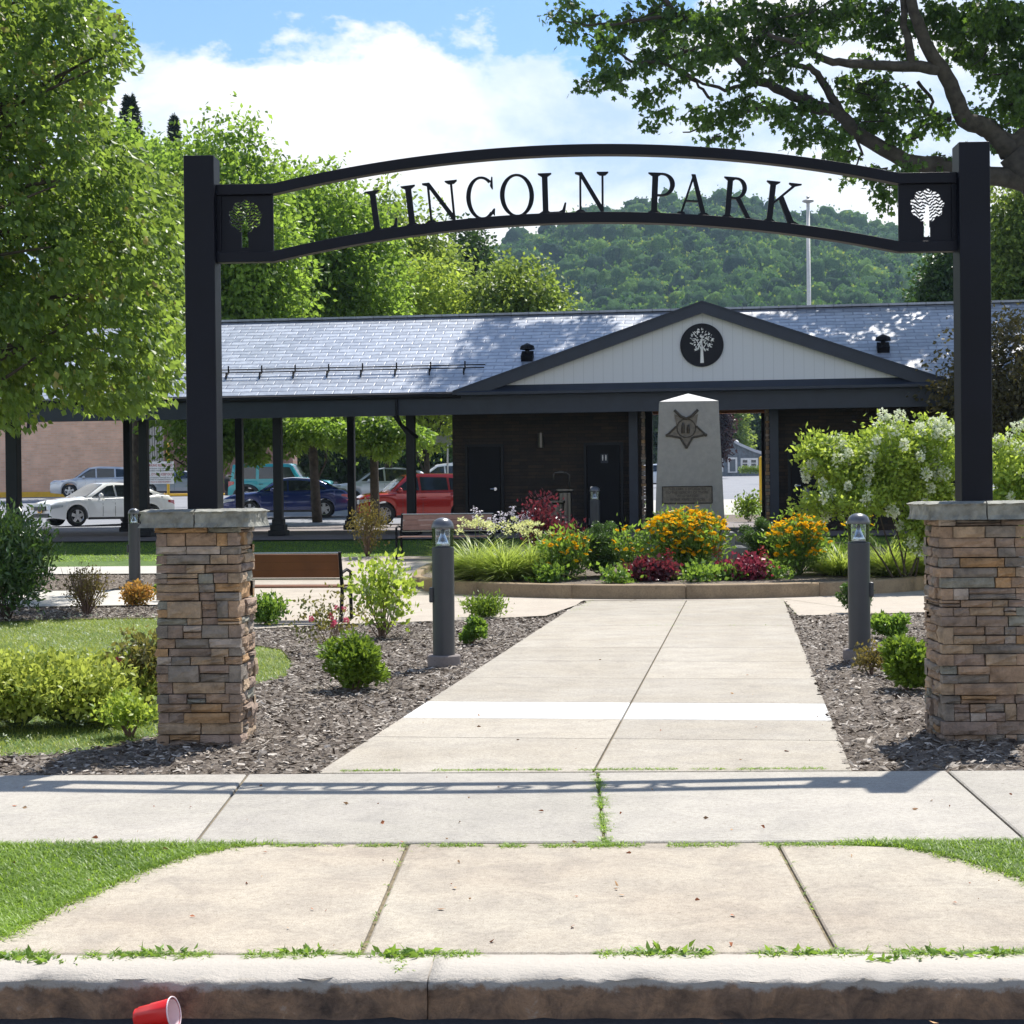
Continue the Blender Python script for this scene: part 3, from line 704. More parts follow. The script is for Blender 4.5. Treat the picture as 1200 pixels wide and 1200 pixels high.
# ================================================================== park gate
PI_L=np.array([-2.01,11.2]); PI_R=np.array([2.985,11.03])
def pillar(c,label,seed):
    random.seed(seed)
    rt=thing('stone_pillar',label,'pillar',(c[0],c[1],0),-TS,'stone pillars of the park gate')
    s=MB(); h=.285; W_=.272; z=-.02; row=0
    MB().box((0,0,.68),(.45,.45,1.40)).build('core',M['mortar'],rt)
    while z<1.36:
        rh=random.choice([.046,.055,.062,.068,.075,.085,.11]); rh=min(rh,1.385-z)
        if rh<.025: break
        for side in range(4):
            x=-W_ ; off=random.uniform(-.1,.1)
            # stones along this face; corner stones alternate between faces
            lo=-W_+(0 if (row+side)%2 else .075); hi=W_-(0 if (row+side)%2 else .075); x=lo
            while x<hi-.02:
                L=random.choice([.12,.2,.28,.34,.22,.1]); 
                if hi-(x+L)<.07: L=hi-x
                sub=2 if (rh>.09 and random.random()<.55) or (random.random()<.12) else 1
                for q in range(sub):
                    hh=rh/sub; zz=z+hh*(q+.5)+random.uniform(-.002,.002); pr=random.uniform(-.014,.018); tt=random.random()
                    d=.075+pr; gx=.0035; n=4; V=[]; F=[]
                    nx=max(2,int(L/.05))
                    for i in range(nx+1):
                        for j in range(n):
                            fx=x+gx+(L-2*gx)*i/nx; fz=zz-hh/2+.003+(hh-.006)*j/(n-1)
                            e=0 if (0<i<nx and 0<j<n-1) else .011
                            V.append((fx,-(W_-.07+d-e+random.uniform(-.008,.008)),fz))
                    m=len(V)
                    for i in range(nx):
                        for j in range(n-1): F.append((i*n+j,(i+1)*n+j,(i+1)*n+j+1,i*n+j+1))
                    x0,x1=x+gx,x+L-gx; z0,z1=zz-hh/2+.003,zz+hh/2-.003; y0=-(W_-.075)
                    B=[(x0,y0,z0),(x1,y0,z0),(x1,y0,z1),(x0,y0,z1)]; V+=B
                    F+=[tuple([m,m+1]+[i*n for i in range(nx,-1,-1)]),tuple([m+3,m+2]+[i*n+n-1 for i in range(nx,-1,-1)]),
                        tuple([m,m+3]+[j for j in range(n-1,-1,-1)]),tuple([m+1,m+2]+[nx*n+j for j in range(n-1,-1,-1)])]
                    R_=Matrix.Rotation(side*PI/2,3,'Z'); V=[tuple(R_@Vector(p)) for p in V]; s.add(V,F,tt)
                x+=L
        z+=rh; row+=1
    s.build('stone_facing',M['stone'],rt)
    # two-piece rough flagstone cap
    for sx in (-1,1):
        cp=MB(); n=14; V=[];F=[]; T=0.115
        x0,x1=(-.345,-.004) if sx<0 else (.004,.345)
        bm=bmesh.new(); bmesh.ops.create_grid(bm,x_segments=n,y_segments=n*2,size=.5)
        for v in bm.verts:
            x=x0+(v.co.x+.5)*(x1-x0); y=-.345+(v.co.y+.5)*.69; v.co=Vector((x,y,0))
        r=bmesh.ops.extrude_face_region(bm,geom=bm.faces[:]); 
        for e in r['geom']:
            if isinstance(e,bmesh.types.BMVert): e.co.z+=T
        bmesh.ops.subdivide_edges(bm,edges=[e for e in bm.edges if abs(e.verts[0].co.z-e.verts[1].co.z)>.05],cuts=3)
        for v in bm.verts:
            ex=abs(v.co.x)>.344; ey=abs(v.co.y)>.344; mid=.01<v.co.z<T-.01
            k=random.uniform(-.012,.008) if mid else random.uniform(-.03,-.008)
            if ex: v.co.x+=math.copysign(k,v.co.x)
            if ey: v.co.y+=math.copysign(k,v.co.y)
            if v.co.z>T-.01: v.co.z+=random.uniform(-.004,.003)-(.014 if (ex or ey) else 0)
            if ex and ey: v.co.x*=.975; v.co.y*=.975
        me=bpy.data.meshes.new('cap'); bmesh.ops.recalc_face_normals(bm,faces=bm.faces); bm.to_mesh(me); bm.free(); me.materials.append(M['capstone'])
        for p in me.polygons: p.use_smooth=False
        o=bpy.data.objects.new('cap',me); col.objects.link(o); o.parent=rt; o.location=(0,0,1.385)
    return rt
pillar(PI_L,'stacked ledgestone gate pillar beside the lawn and yellow-green shrubs, carrying the left post',5)
pillar(PI_R,'stacked ledgestone gate pillar cut by the right edge of the picture, in front of the large hydrangea',9)
GC=(PI_L+PI_R)/2; GH=float(np.linalg.norm(PI_R-PI_L))/2
gate=thing('park_gate','dark steel arch reading LINCOLN PARK on two square posts over the path','gate arch',(GC[0],GC[1],1.50),-TS)
Z0=1.50
for s_ in (-1,1):
    p=MB(); p.box((s_*GH,0,(3.80-Z0)/2+.0),(.198,.198,3.80-Z0)); p.build('post',M['metal'],gate,False,.006)
def pxx(px): return (px-684)/2000*11.12
hx=2.03; zt_e=3.585-Z0; zb_e=3.145-Z0; sag=.222; Rr=(hx*hx+sag*sag)/(2*sag)
def arcz(x): return math.sqrt(Rr*Rr-x*x)-(Rr-sag)
def bar(zend,name):
    n=48; P=[(-GH+.099,zend)]+[(-hx+2*hx*i/n,zend+arcz(-hx+2*hx*i/n)) for i in range(n+1)]+[(GH-.099,zend)]
    mb=MB(); V=[];F=[]; h=.034
    for i,(x,z) in enumerate(P):
        a=P[max(i-1,0)];b=P[min(i+1,len(P)-1)]; d=Vector((b[0]-a[0],b[1]-a[1])).normalized(); nx,nz=-d.y*h,d.x*h
        V+= [(x-nx,-.04,z-nz),(x-nx,.04,z-nz),(x+nx,.04,z+nz),(x+nx,-.04,z+nz)]
    for i in range(len(P)-1):
        for j in range(4): F.append((i*4+j,i*4+(j+1)%4,(i+1)*4+(j+1)%4,(i+1)*4+j))
    F+=[(0,1,2,3),tuple(len(V)-4+j for j in range(4))]
    mb.add(V,F).build(name,M['metal'],gate,False,.003)
bar(zt_e,'top_bar'); bar(zb_e,'bottom_bar')
def tree_mask(x,y):
    """emblem tree in unit square, x,y in -.5...5: trunk and slit crown"""
    if abs(x+.01)<.055+max(0,.02*(-.2-y)) and -.42<y<.0: return True
    dx,dy=x,(y-.13); r=math.hypot(dx/.285,dy/.275)
    wob=.06*math.sin(9*math.atan2(dy,dx)+.5)
    if r>1+wob: return False
    # branch-like slits sweeping down from the stem
    yy=y-.30*abs(x)**.9 + .018*math.sin(x*34)+.01*math.sin(x*71+y*30)
    return ((yy+.5)*1/.058)%1 > .34 or (abs(x)<.035 and y<.1)
def panel(cx,w,h,cz):
    n=76; V=[];F=[]; idx={}
    x0=cx-w/2; z0=cz-h/2; th=.010; solid=np.ones((n,n),bool)
    for i in range(n):
        for j in range(n):
            if tree_mask(((i+.5)/n-.5)*1.0,(j+.5)/n-.5): solid[i,j]=False
    def vid(i,j,k):
        if (i,j,k) not in idx: idx[(i,j,k)]=len(V); V.append((x0+w*i/n,(-th if k==0 else th),z0+h*j/n))
        return idx[(i,j,k)]
    for i in range(n):
        for j in range(n):
            if not solid[i,j]: continue
            F.append((vid(i,j,0),vid(i+1,j,0),vid(i+1,j+1,0),vid(i,j+1,0))); F.append((vid(i,j,1),vid(i,j+1,1),vid(i+1,j+1,1),vid(i+1,j,1)))
            for di,dj,e in ((-1,0,((i,j),(i,j+1))),(1,0,((i+1,j),(i+1,j+1))),(0,-1,((i,j),(i+1,j))),(0,1,((i,j+1),(i+1,j+1)))):
                a,b=i+di,j+dj
                if a<0 or b<0 or a>=n or b>=n or not solid[a,b]: F.append((vid(*e[0],0),vid(*e[1],0),vid(*e[1],1),vid(*e[0],1)))
    MB().add(V,F).build('emblem_panel',M['metal'],gate)
pw_=GH-.099-hx+.0; ph=zt_e-zb_e-.068
for s_ in (-1,1):
    cx=s_*(hx+pw_/2); cz=(zt_e+zb_e)/2; panel(cx,pw_-.0,ph-.002,cz)
    f=MB(); f.box((s_*(GH-.099-.016),0,cz),(.028,.05,ph-.004)); f.box((cx-s_*.016,0,cz-ph/2+.010),(pw_-.034,.04,.018)); f.build('panel_frame',M['metal'],gate)
# serif letters from strokes
def ringpoly(cx,cy,rx,ry,tx,ty,a0,a1,n=22):
    """crescent stroke: outer ellipse minus an inner ellipse, from a0 to a1 degrees"""
    out=[];inn=[]
    for i in range(n+1):
        a=math.radians(a0+(a1-a0)*i/n); out.append((cx+rx*math.cos(a),cy+ry*math.sin(a))); inn.append((cx+(rx-tx)*math.cos(a),cy+(ry-ty)*math.sin(a)))
    return [[out[i],out[i+1],inn[i+1],inn[i]] for i in range(n)]
TK=.135; TN=.05; SF=.035
def rect(x0,y0,x1,y1): return [[(x0,y0),(x1,y0),(x1,y1),(x0,y1)]]
def serif(x,y,w=.17,up=1): # slab with tapered bracket
    return [[(x-w,y),(x+w,y),(x+w,y+up*SF*.6),(x+TK*.5,y+up*.085),(x-TK*.5,y+up*.085),(x-w,y+up*SF*.6)]]
def stem(x,t=TK): return rect(x-t/2,.03,x+t/2,.97)
def letter(ch):
    if ch=='I': return stem(.17)+serif(.17,0,.16)+serif(.17,1,.16,-1),.34
    if ch=='L': return stem(.17)+serif(.17,0,.16)+serif(.17,1,.16,-1)+[[(.2,0),(.62,0),(.66,.27),(.62,.27),(.56,.10),(.48,.06),(.2,.055)]],.66
    if ch=='N': return rect(.15,.03,.205,.95)+serif(.178,0,.15)+[[(.04,1),(.22,1),(.76,.14),(.76,0),(.72,0),(.16,.92),(.04,.965)]]+rect(.72,.02,.775,.97)+serif(.748,1,.15,-1),.90
    if ch=='C': return ringpoly(.40,.5,.40,.52,.115,.045,48,312,34)+[[(.63,.78),(.68,.99),(.71,.99),(.70,.70),(.67,.70)]]+[[(.60,.13),(.68,.22),(.72,.22),(.70,.04),(.66,.09)]],.72
    if ch=='O': return ringpoly(.42,.5,.42,.52,.115,.045,0,360,44),.84
    if ch=='P': return stem(.17)+serif(.17,0,.17)+serif(.17,1,.16,-1)+rect(.17,.955,.34,.998)+rect(.17,.435,.34,.48)+ringpoly(.33,.7165,.29,.2815,.11,.045,-90,90,20),.64
    if ch=='R': return stem(.17)+serif(.17,0,.16)+serif(.17,1,.16,-1)+rect(.17,.955,.34,.998)+rect(.17,.475,.36,.52)+ringpoly(.33,.7365,.27,.2615,.11,.045,-90,90,20)+[[(.33,.50),(.46,.50),(.74,.05),(.84,.03),(.84,0),(.66,0)]],.82
    if ch=='A': return [[(.33,1),(.43,1),(.74,.03),(.62,.03)]]+[[(.35,.93),(.39,.87),(.155,.03),(.10,.03)]]+rect(.22,.33,.55,.375)+serif(.13,0,.12)+serif(.68,0,.15),.82
    if ch=='K': return stem(.17)+serif(.17,0,.16)+serif(.17,1,.16,-1)+[[(.22,.44),(.22,.51),(.62,.93),(.54,.975),(.54,1),(.84,1),(.84,.975),(.70,.93)]]+[[(.34,.58),(.44,.66),(.74,.09),(.88,.03),(.88,0),(.66,0),(.60,.06)]],.88
PXC=[('L',433,467),('I',474,492),('N',497,540),('C',548,581),('O',587,627),('L',631,664),('N',672,713),('P',757,790),('A',791,830),('R',843,881),('K',891,934)]
hh=.268
for ch,a,b in PXC:
    polys,wd=letter(ch); xa,xb=pxx(a),pxx(b); k=(xb-xa)/wd; xc=(xa+xb)/2
    zb=zb_e+.034+arcz(xc)-.004; rot=-math.asin(xc/Rr)*.9
    mb=MB()
    for i,p in enumerate(polys):
        p=[((x-wd/2)*k*math.cos(rot)-y*hh*math.sin(rot), y*hh*math.cos(rot)+(x-wd/2)*k*math.sin(rot)) for x,y in p]
        mb.prism(p,-.012-.0006*(i%7),.012+.0006*(i%7))
    o=mb.build('letter',M['metal'],gate); o.location=(xc,0,zb)
# ================================================================== pavilion (local x along the front, y towards the back)
PO=np.array([-5.21,38.0,.80])
def pl(px,py,v):
    """local point of the pavilion frame on the plane y=v"""
    d=ray(px,py); n=np.array([math.sin(TH),math.cos(TH),0]); t_=(v-n@(np.array([0,0,CAMH])-PO))/(n@d)
    p=np.array([0,0,CAMH])+d*t_-PO; return (p[0]*math.cos(TH)-p[1]*math.sin(TH), p[2])
pav=thing('park_pavilion','long pavilion with grey shingle roof, white gable with tree emblem, dark stone walls','pavilion',tuple(PO),-TH)
EV=-.8; RV=3.5; BV=7.8; ZE=pl(326,463,EV)[1]; ZR=pl(326,376,RV)[1]; XL=-17.5; XR=pl(1290,400,EV)[0]
pit=(ZR-ZE)/(RV-EV)
def slope_plane(mb,pts): mb.add(pts,[tuple(range(len(pts)))])
def roofpart(name,w,L,a,loc,z0):
    pass
# main roof front and back as slabs in their own tilted frame so that the shingle rows follow the slope
def roofslab(name,mat,x0,x1,front=True):
    Ls=math.hypot(RV-EV,ZR-ZE); mb=MB(); mb.box(((x0+x1)/2,Ls/2,-.035),(x1-x0,Ls,.07)); o=mb.build(name,mat,pav)
    ang=math.atan2(ZR-ZE,RV-EV)
    if front: o.location=(0,EV,ZE); o.rotation_euler=(ang,0,0)
    else: o.location=(0,BV,ZE); o.rotation_euler=(ang,0,PI)
    return o
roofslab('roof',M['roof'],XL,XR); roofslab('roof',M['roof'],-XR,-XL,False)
rc=MB(); rc.box(((XL+XR)/2,RV,ZR+.02),(XR-XL,.22,.05)); rc.build('ridge_cap',M['roof'],pav)
# fascia, gutter, beams
fz=ZE-.05; GX0=pl(537,457,EV)[0]; GX1=pl(1112,443,EV)[0]; GC_=pl(823,354,EV)[0]; GZ=pl(823,355,EV-.15)[1]
fb=MB(); FH=.44; fb.box(((XL+XR)/2,EV+.05,fz-FH/2),(XR-XL,.05,FH)); fb.box(((XL+XR)/2,BV-.05,3.10),(XR-XL,.05,.13)); fb.build('fascia',M['slate'],pav)
gu=MB(); 
for a,b in ((XL,GX0+.05),(GX1-.05,XR)): gu.tube([(a,EV-.05,fz-.03),(b,EV-.05,fz-.03)],.06,8)
gu.build('gutter',M['black'],pav)
BX0=pl(528,560,0)[0]
MB().box(((XL+BX0)/2,0,2.86),(BX0-XL,.22,.24)).build('beam',M['blackwood'],pav); MB().box(((XL+XR)/2,7,3.17),(XR-XL,.2,.26)).build('beam',M['blackwood'],pav)
cg=MB(); cg.box(((XL+XR)/2,3.5,3.24),(XR-XL,6.7,.03)); cg.build('soffit',M['soffit'],pav)
og=MB(); 
xa_,xb_=pl(486,480,0)[0]+.12,pl(528,480,0)[0]
og.box(((xa_+xb_)/2,.35,2.985),(xb_-xa_,.14,.10)); og.build('cedar_beam',M['orange'],pav); og=MB()
BX0=pl(528,560,0)[0]; BX1=pl(752,560,0)[0]; OX1=pl(900,560,0)[0]
og.box(((BX1+OX1)/2+.5,6.82,2.955),(OX1-BX1+1.2,.12,.15)); og.build('cedar_beam',M['orange'],pav)
# timber posts: front and rear rows
def pavpost(x,y,w=.17,base=True,top=2.74):
    p=MB(); p.box((x,y,top/2),(w,w,top))
    if base: p.box((x,y,.06),(w+.20,w+.20,.12)); p.box((x,y,.18),(w+.13,w+.13,.13)); p.box((x,y,.30),(w+.06,w+.06,.12))
    p.build('post',M['blackwood'],pav,False,.012)
for px in (-150,16,169,326,482): pavpost(pl(px,560,0)[0],0,.19 if px!=16 else .27)
for px in (20,150,281,412): pavpost(pl(px,560,7)[0],7,.19,True,3.03)
for px in (761,897): pavpost(pl(px,560,7)[0],7,.19,True,3.03)
br=MB(); x=pl(482,560,0)[0]; br.box((x-.22,0,2.42),(.07,.09,.62),ry=-.62); br.build('brace',M['blackwood'],pav)
dsp=MB(); x=pl(465,470,EV)[0]; dsp.tube([(x,EV-.03,fz-.05),(x,EV-.03,fz-FH+.02),(x+.05,EV+.25,fz-FH-.2),(x+.32,-.14,fz-FH-.45)],.035,8); dsp.build('downspout',M['black'],pav)
# walls
WT=3.0
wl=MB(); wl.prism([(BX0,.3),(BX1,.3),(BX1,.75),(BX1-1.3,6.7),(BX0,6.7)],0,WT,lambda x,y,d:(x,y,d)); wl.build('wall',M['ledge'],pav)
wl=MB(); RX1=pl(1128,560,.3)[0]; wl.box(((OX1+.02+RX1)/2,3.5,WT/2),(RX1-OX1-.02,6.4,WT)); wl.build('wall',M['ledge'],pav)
for px in (742.5,907.5): MB().box((pl(px,560,.1)[0],.17,WT/2),(.19,.16,WT)).build('pilaster',M['slate'],pav)
# rough stone returns on the passage side
for xx,sgn in ((BX1,1),(OX1+.02,-1)):
    q=MB(); z=.02; random.seed(int(xx*10)+50)
    while z<2.7:
        h=random.uniform(.05,.1); y=.3
        for k in range(1): q.box((xx+sgn*.02,y+.1,z+h/2),(random.uniform(.05,.10),.22,h*.86),tint=random.random())
        z+=h
    q.build('stone_edge',M['stone'],pav)
M['stone_shade']=M['stone']
def door(px0,px1,pyt,knob,sign=False):
    x0=pl(px0,560,.28)[0]; x1=pl(px1,560,.28)[0]; zt=pl((px0+px1)/2,pyt,.28)[1]
    d=MB(); d.box(((x0+x1)/2,.275,zt/2),(x1-x0-.1,.04,zt-.05)); dr=d.build('door',M['black'],pav)
    f=MB(); 
    for xx in (x0,x1): f.box((xx,.27,zt/2),(.055,.08,zt+.04))
    f.box(((x0+x1)/2,.27,zt+.0),(x1-x0+.05,.075,.055)); f.build('frame',M['blackwood'],dr)
    xk=x1-.16 if knob>0 else x0+.14
    k=MB(); k.tube([(xk,.25,.98),(xk,.18,.98)],.022,10); k.tube([(xk,.19,.98),(xk-knob*.10,.185,.98)],.014,8); k.lathe([(.035,0),(.035,.01)],(xk,.255,.98),14,Matrix.Rotation(PI/2,3,'X')); k.build('handle',M['chrome'],dr)
    if sign:
        s_=MB(); xs=(x0+x1)/2+.02; s_.box((xs,.247,1.62),(.16,.012,.20)); s_.build('restroom_sign',M['slate'],dr)
        for q in (-.035,.035):
            p=MB(); p.lathe([(.001,0),(.013,0),(.013,.006),(.001,.006)],(xs+q,.240,1.685),10,Matrix.Rotation(PI/2,3,'X')); p.box((xs+q,.238,1.645),(.026,.006,.05)); p.box((xs+q,.238,1.60),(.018,.006,.045)); p.build('pictogram',M['whitepaint'],dr)
door(547,589,522,1); door(686,729,520,-1,True); door(925,968,521,-1)
wlt=MB(); x,z=pl(634,516,.3); wlt.tube([(x,.22,z-.16),(x,.22,z+.16)],.06,12); wlt.box((x,.27,z),(.08,.06,.12)); wlt.build('wall_light',M['fsteel'],pav)
# gable
gb=MB(); gy=EV-.02; 
zb=ZE+.10; k=(GZ-ZE)/( (GX1-GX0)/2)
wL=GC_-(GC_-GX0)*.96; wR=GC_+(GX1-GC_)*.96
gb.prism([(GX0+.5,zb),(GX1-.5,zb),(GC_,GZ-.12)],gy,gy+.08); gb.build('gable',M['siding'],pav)
vb=(GZ-ZE)/pit+EV
for a,b,nm in (((GX0-.1,ZE-.02),(GC_,GZ+.02),0),((GC_,GZ+.02),(GX1+.1,ZE-.02),1)):
    # barge board with depth and the small roof behind it
    dx_,dz_=b[0]-a[0],b[1]-a[1]; L=math.hypot(dx_,dz_); nx,nz=-dz_/L,dx_/L
    h=.20
    bb=MB(); vx=.5*h*dz_/max(abs(dx_),.1)
    A=[(a[0],a[1]),(b[0],b[1]),(b[0],b[1]-h*1.12),(a[0]+(0 if nm else 1)*.9-(0 if not nm else 0),a[1]-(.0 if not nm else h*1.12)+(.9*k-h*1.12 if nm==0 else 0))]
    if nm==0: A=[(a[0],a[1]-.05),(a[0],a[1]),(b[0],b[1]),(b[0],b[1]-h*1.15),(a[0]+.62,a[1]-.05)]
    else: A=[(a[0],a[1]),(b[0],b[1]),(b[0],b[1]-.05),(b[0]-.62,b[1]-.05),(a[0],a[1]-h*1.15)]
    bb.prism(A,gy-.16,gy-.10); bb.build('barge_board',M['slate'],pav)
    rf=MB()
    if nm==0: pts=[(a[0],gy-.16,a[1]+.03),(b[0],gy-.16,b[1]+.03),(b[0],vb+.1,b[1]+.03),(a[0],EV+.05,a[1]+.03)]
    else: pts=[(a[0],gy-.16,a[1]+.03),(b[0],gy-.16,b[1]+.03),(b[0],EV+.05,b[1]+.03),(a[0],vb+.1,a[1]+.03)]
    rf.add(pts+[(x,y,z-.05) for x,y,z in pts],[(0,1,2,3),(7,6,5,4),(0,4,5,1),(1,5,6,2),(2,6,7,3),(3,7,4,0)]); rf.build('gable_roof',M['slate'],pav)
lg=MB(); lg.add([(GX0+.45,gy,zb+.02),(GX1-.45,gy,zb+.02),(GX1+.0,gy-.2,ZE-.03),(GX0-.0,gy-.2,ZE-.03),(GX0-.0,gy-.2,ZE-.09),(GX1+.0,gy-.2,ZE-.09),(GX0,gy+.05,ZE-.09),(GX1,gy+.05,ZE-.09)],[(0,1,2,3),(3,2,5,4),(4,5,7,6),(0,3,4,6),(1,7,5,2)]); lg.build('gable_ledge',M['slate'],pav)
ex,ez=pl(822.5,404.5,gy); er=abs(pl(848,404,gy)[0]-ex)
em=MB(); RX=Matrix.Rotation(PI/2,3,'X')
em.lathe([(.001,0),(er,0),(er,.04),(er-.012,.05),(.001,.05)],(ex,gy,ez),48,RX); emo=em.build('emblem',M['metal'],pav)
tr_=MB(); ty=gy-.056
def q2(poly): tr_.prism(poly,ty,ty+.008)
q2([(ex-.035,ez-er*.83),(ex+.04,ez-er*.83),(ex+.025,ez-er*.2),(ex-.025,ez-er*.2)])
for dxx,dzz,w_ in ((-.22,.32,.018),(.0,.5,.014),(.2,.14,.016),(-.1,.0,.014)):
    q2([(ex-w_,ez-er*.24),(ex+w_,ez-er*.24),(ex+dxx*er*1.3+.004,ez+dzz*er),(ex+dxx*er*1.3-.004,ez+dzz*er)])
random.seed(4); cnt=0
while cnt<130:
    a=random.uniform(0,2*PI); r=math.sqrt(random.random())*er*.54; x=ex+r*math.cos(a); z=ez+er*.22+r*math.sin(a)*1.0
    s_=random.uniform(.010,.024); th_=a+random.uniform(-.5,.5); c_,s2=math.cos(th_),math.sin(th_)
    q2([(x+c_*s_*1.5,z+s2*s_*1.5),(x-s2*s_*.6,z+c_*s_*.6),(x-c_*s_*1.3,z-s2*s_*1.3),(x+s2*s_*.6,z-c_*s_*.6)]); cnt+=1
tr_.build('tree_motif',M['siding_plain'] if 'siding_plain' in M else M['whitepaint'],emo)
# snow guard rails with brackets, roof vents
def onroof(px,py,lift=.0):
    lo=EV; best=None
    for i in range(200):
        v=EV+(RV-EV)*i/199; x,z=pl(px,py,v); zz=ZE+(v-EV)*pit
        if best is None or abs(z-zz)<best[0]: best=(abs(z-zz),x,v,zz)
    return best[1],best[2],best[3]+lift
sg=MB(); xs0,v0,z0=onroof(262,444); xs1=onroof(568,436)[0]
for q in (0,.16): sg.tube([(xs0-4,v0+q,z0+q*pit+.13),(xs1,v0+q,z0+q*pit+.13)],.014,6)
sgo=sg.build('snow_guard',M['black'],pav)
for i in range(16):
    x=xs1-.45-i*.77
    if x<xs0-4: break
    b=MB(); b.box((x,v0+.05,z0+.05*pit+.07),(.03,.30,.02),rx=math.atan(pit)); b.box((x,v0+.14,z0+.14*pit+.14),(.03,.02,.17)); b.box((x,v0-.04,z0-.04*pit+.06),(.03,.02,.15)); b.build('bracket',M['black'],sgo)
for px,py in ((618,421),(1035,411)):
    x,v,z=onroof(px,py); vt=MB(); vt.box((x,v,z+.06),(.26,.3,.16),rx=math.atan(pit)); vt.lathe([(.05,0),(.05,.12),(.17,.14),(.15,.22),(.02,.28)],(x,v,z+.08),10); vt.build('roof_vent',M['black'],pav)
# ================================================================== monument
mc=np.array([3.22,31.0]); mz=.05
mon=thing('granite_monument','grey granite obelisk with bronze star and plaque behind the yellow flowers','monument',(mc[0],mc[1],mz),-math.radians(4))
kx=31/2000.
b=MB(); b.box((0,.15,.30),(2.0,1.7,.60)); b.box((0,.1,.70),(1.58,1.25,.34)); b.build('plinth',M['granite'],mon,False,.015)
s_=MB(); hb=.62; ht=.525; zt=at(807,470,31-.5)[2]-mz; 
z0=.86
V=[]
for z,h in ((z0,hb),(zt,ht)): V+=[(-h,-h*.8,z),(h,-h*.8,z),(h,h*.8,z),(-h,h*.8,z)]
s_.add(V,[(0,1,2,3),(4,5,6,7)]+[(i,(i+1)%4,(i+1)%4+4,i+4) for i in range(4)]); s_.build('shaft',M['granite'],mon,False,.006)
s_=MB(); h=ht; s_.add([(-h,-h*.8,zt+.002),(h,-h*.8,zt+.002),(h,h*.8,zt+.002),(-h,h*.8,zt+.002),(0,0,zt+.165)],[(0,1,2,3),(0,1,4),(1,2,4),(2,3,4),(3,0,4)]); s_.build('pyramid_top',M['granitecap'],mon)
sl_ang=math.atan((hb-ht)*.8/(zt-z0))
def face(x,z,d): # point on the tapering front face, d outwards
    t_=(z-z0)/(zt-z0); y=-(hb+(ht-hb)*t_)*.8; return (x,y-d,z)
def fp(px,py): # pixel on the front face -> local (x,z)
    p=at(px,py,mc[1]-.47); return (p[0]-mc[0],p[2]-mz)
def facepoly(mb,poly,d0,d1):
    n=len(poly); V=[face(x,z,d0) for x,z in poly]+[face(x,z,d1) for x,z in poly]
    mb.add(V,[tuple(range(n)),tuple(range(2*n-1,n-1,-1))]+[(i,i+n,(i+1)%n+n,(i+1)%n) for i in range(n)])
star=MB(); cx,cz=fp(806.5,503); sx=.355
outer=[]
for i in range(5):
    a=-PI/2+i*2*PI/5; outer.append((cx+sx*math.cos(a)*1.02,cz+sx*math.sin(a)*.95)); a+=PI/5; outer.append((cx+sx*.52*math.cos(a),cz+sx*.52*math.sin(a)))
facepoly(star,outer,-.01,.012); so_=star.build('star',M['bronzelite'],mon)
rim=MB()
for i in range(10):
    p,q=outer[i],outer[(i+1)%10]
    if cz+.2<max(p[1],q[1]): continue
    rim.tube([face(*p,.018),face(*q,.018)],.017,6)
L_=[face(cx-.21,cz+.345,.02),face(cx-.1,cz+.235,.03),face(cx,cz+.19,.03),face(cx+.1,cz+.235,.03),face(cx+.21,cz+.345,.02)]; rim.tube(L_,.024,6)
rim.tube([face(cx+.165*math.cos(a),cz+.02+.165*math.sin(a),.02) for a in np.linspace(0,2*PI,25)],.010,5)
for px_ in (outer[2],outer[8]): rim.tube([face(px_[0],px_[1],.0),face(px_[0],px_[1],.03)],.03,8)
rim.tube([face(outer[0][0],outer[0][1]+.02,0),face(outer[0][0],outer[0][1]+.02,.03)],.03,8)
# small relief figures inside the ring
for dx_,h_ in ((-.06,.19),(.035,.15)): rim.tube([face(cx+dx_,cz-.07,.015),face(cx+dx_,cz-.07+h_*.7,.03),face(cx+dx_+.01,cz-.07+h_,.02)],[.03,.028,.018],6)
rim.build('star_rim',M['bronze'],so_)
pq=MB(); xa,za=fp(778.5,570.5); xb,zb_=fp(836.5,589.5); facepoly(pq,[(xa,zb_),(xb,zb_),(xb,za),(xa,za)],-.01,.014); pqo=pq.build('plaque',M['bronzelite'],mon)
fr_=MB(); 
for A,B in (((xa,za),(xb,za)),((xa,zb_),(xb,zb_)),((xa,za),(xa,zb_)),((xb,za),(xb,zb_))): fr_.tube([face(*A,.018),face(*B,.018)],.009,5)
fr_.build('plaque_rim',M['bronze'],pqo)
def text(body,size,mat,parent,loc,rot,name='lettering',ext=.002,align='CENTER',xs=1.0,spacing=1.0):
    c=bpy.data.curves.new('txt','FONT'); c.body=body; c.size=size; c.align_x=align; c.align_y='CENTER'; c.extrude=ext; c.space_character=spacing; c.resolution_u=3
    tmp=bpy.data.objects.new('tmp',c); col.objects.link(tmp); bpy.context.view_layer.update()
    me=bpy.data.meshes.new_from_object(tmp.evaluated_get(bpy.context.evaluated_depsgraph_get())); bpy.data.objects.remove(tmp)
    me.materials.clear(); me.materials.append(mat); me.name=name
    o=bpy.data.objects.new(name,me); col.objects.link(o); o.parent=parent; o.location=loc; o.rotation_euler=rot; o.scale=(xs,1,1); return o
yy=za
for i,ln in enumerate(('THIS PARK IS DEDICATED','TO THE MEMORY OF THOSE','WHO SERVED','IN THE ARMED FORCES')):
    p=face((xa+xb)/2,za-.045-i*.062,.018); text(ln,.062,M['bronze'],pqo,p,(PI/2-sl_ang,0,0),xs=.95)
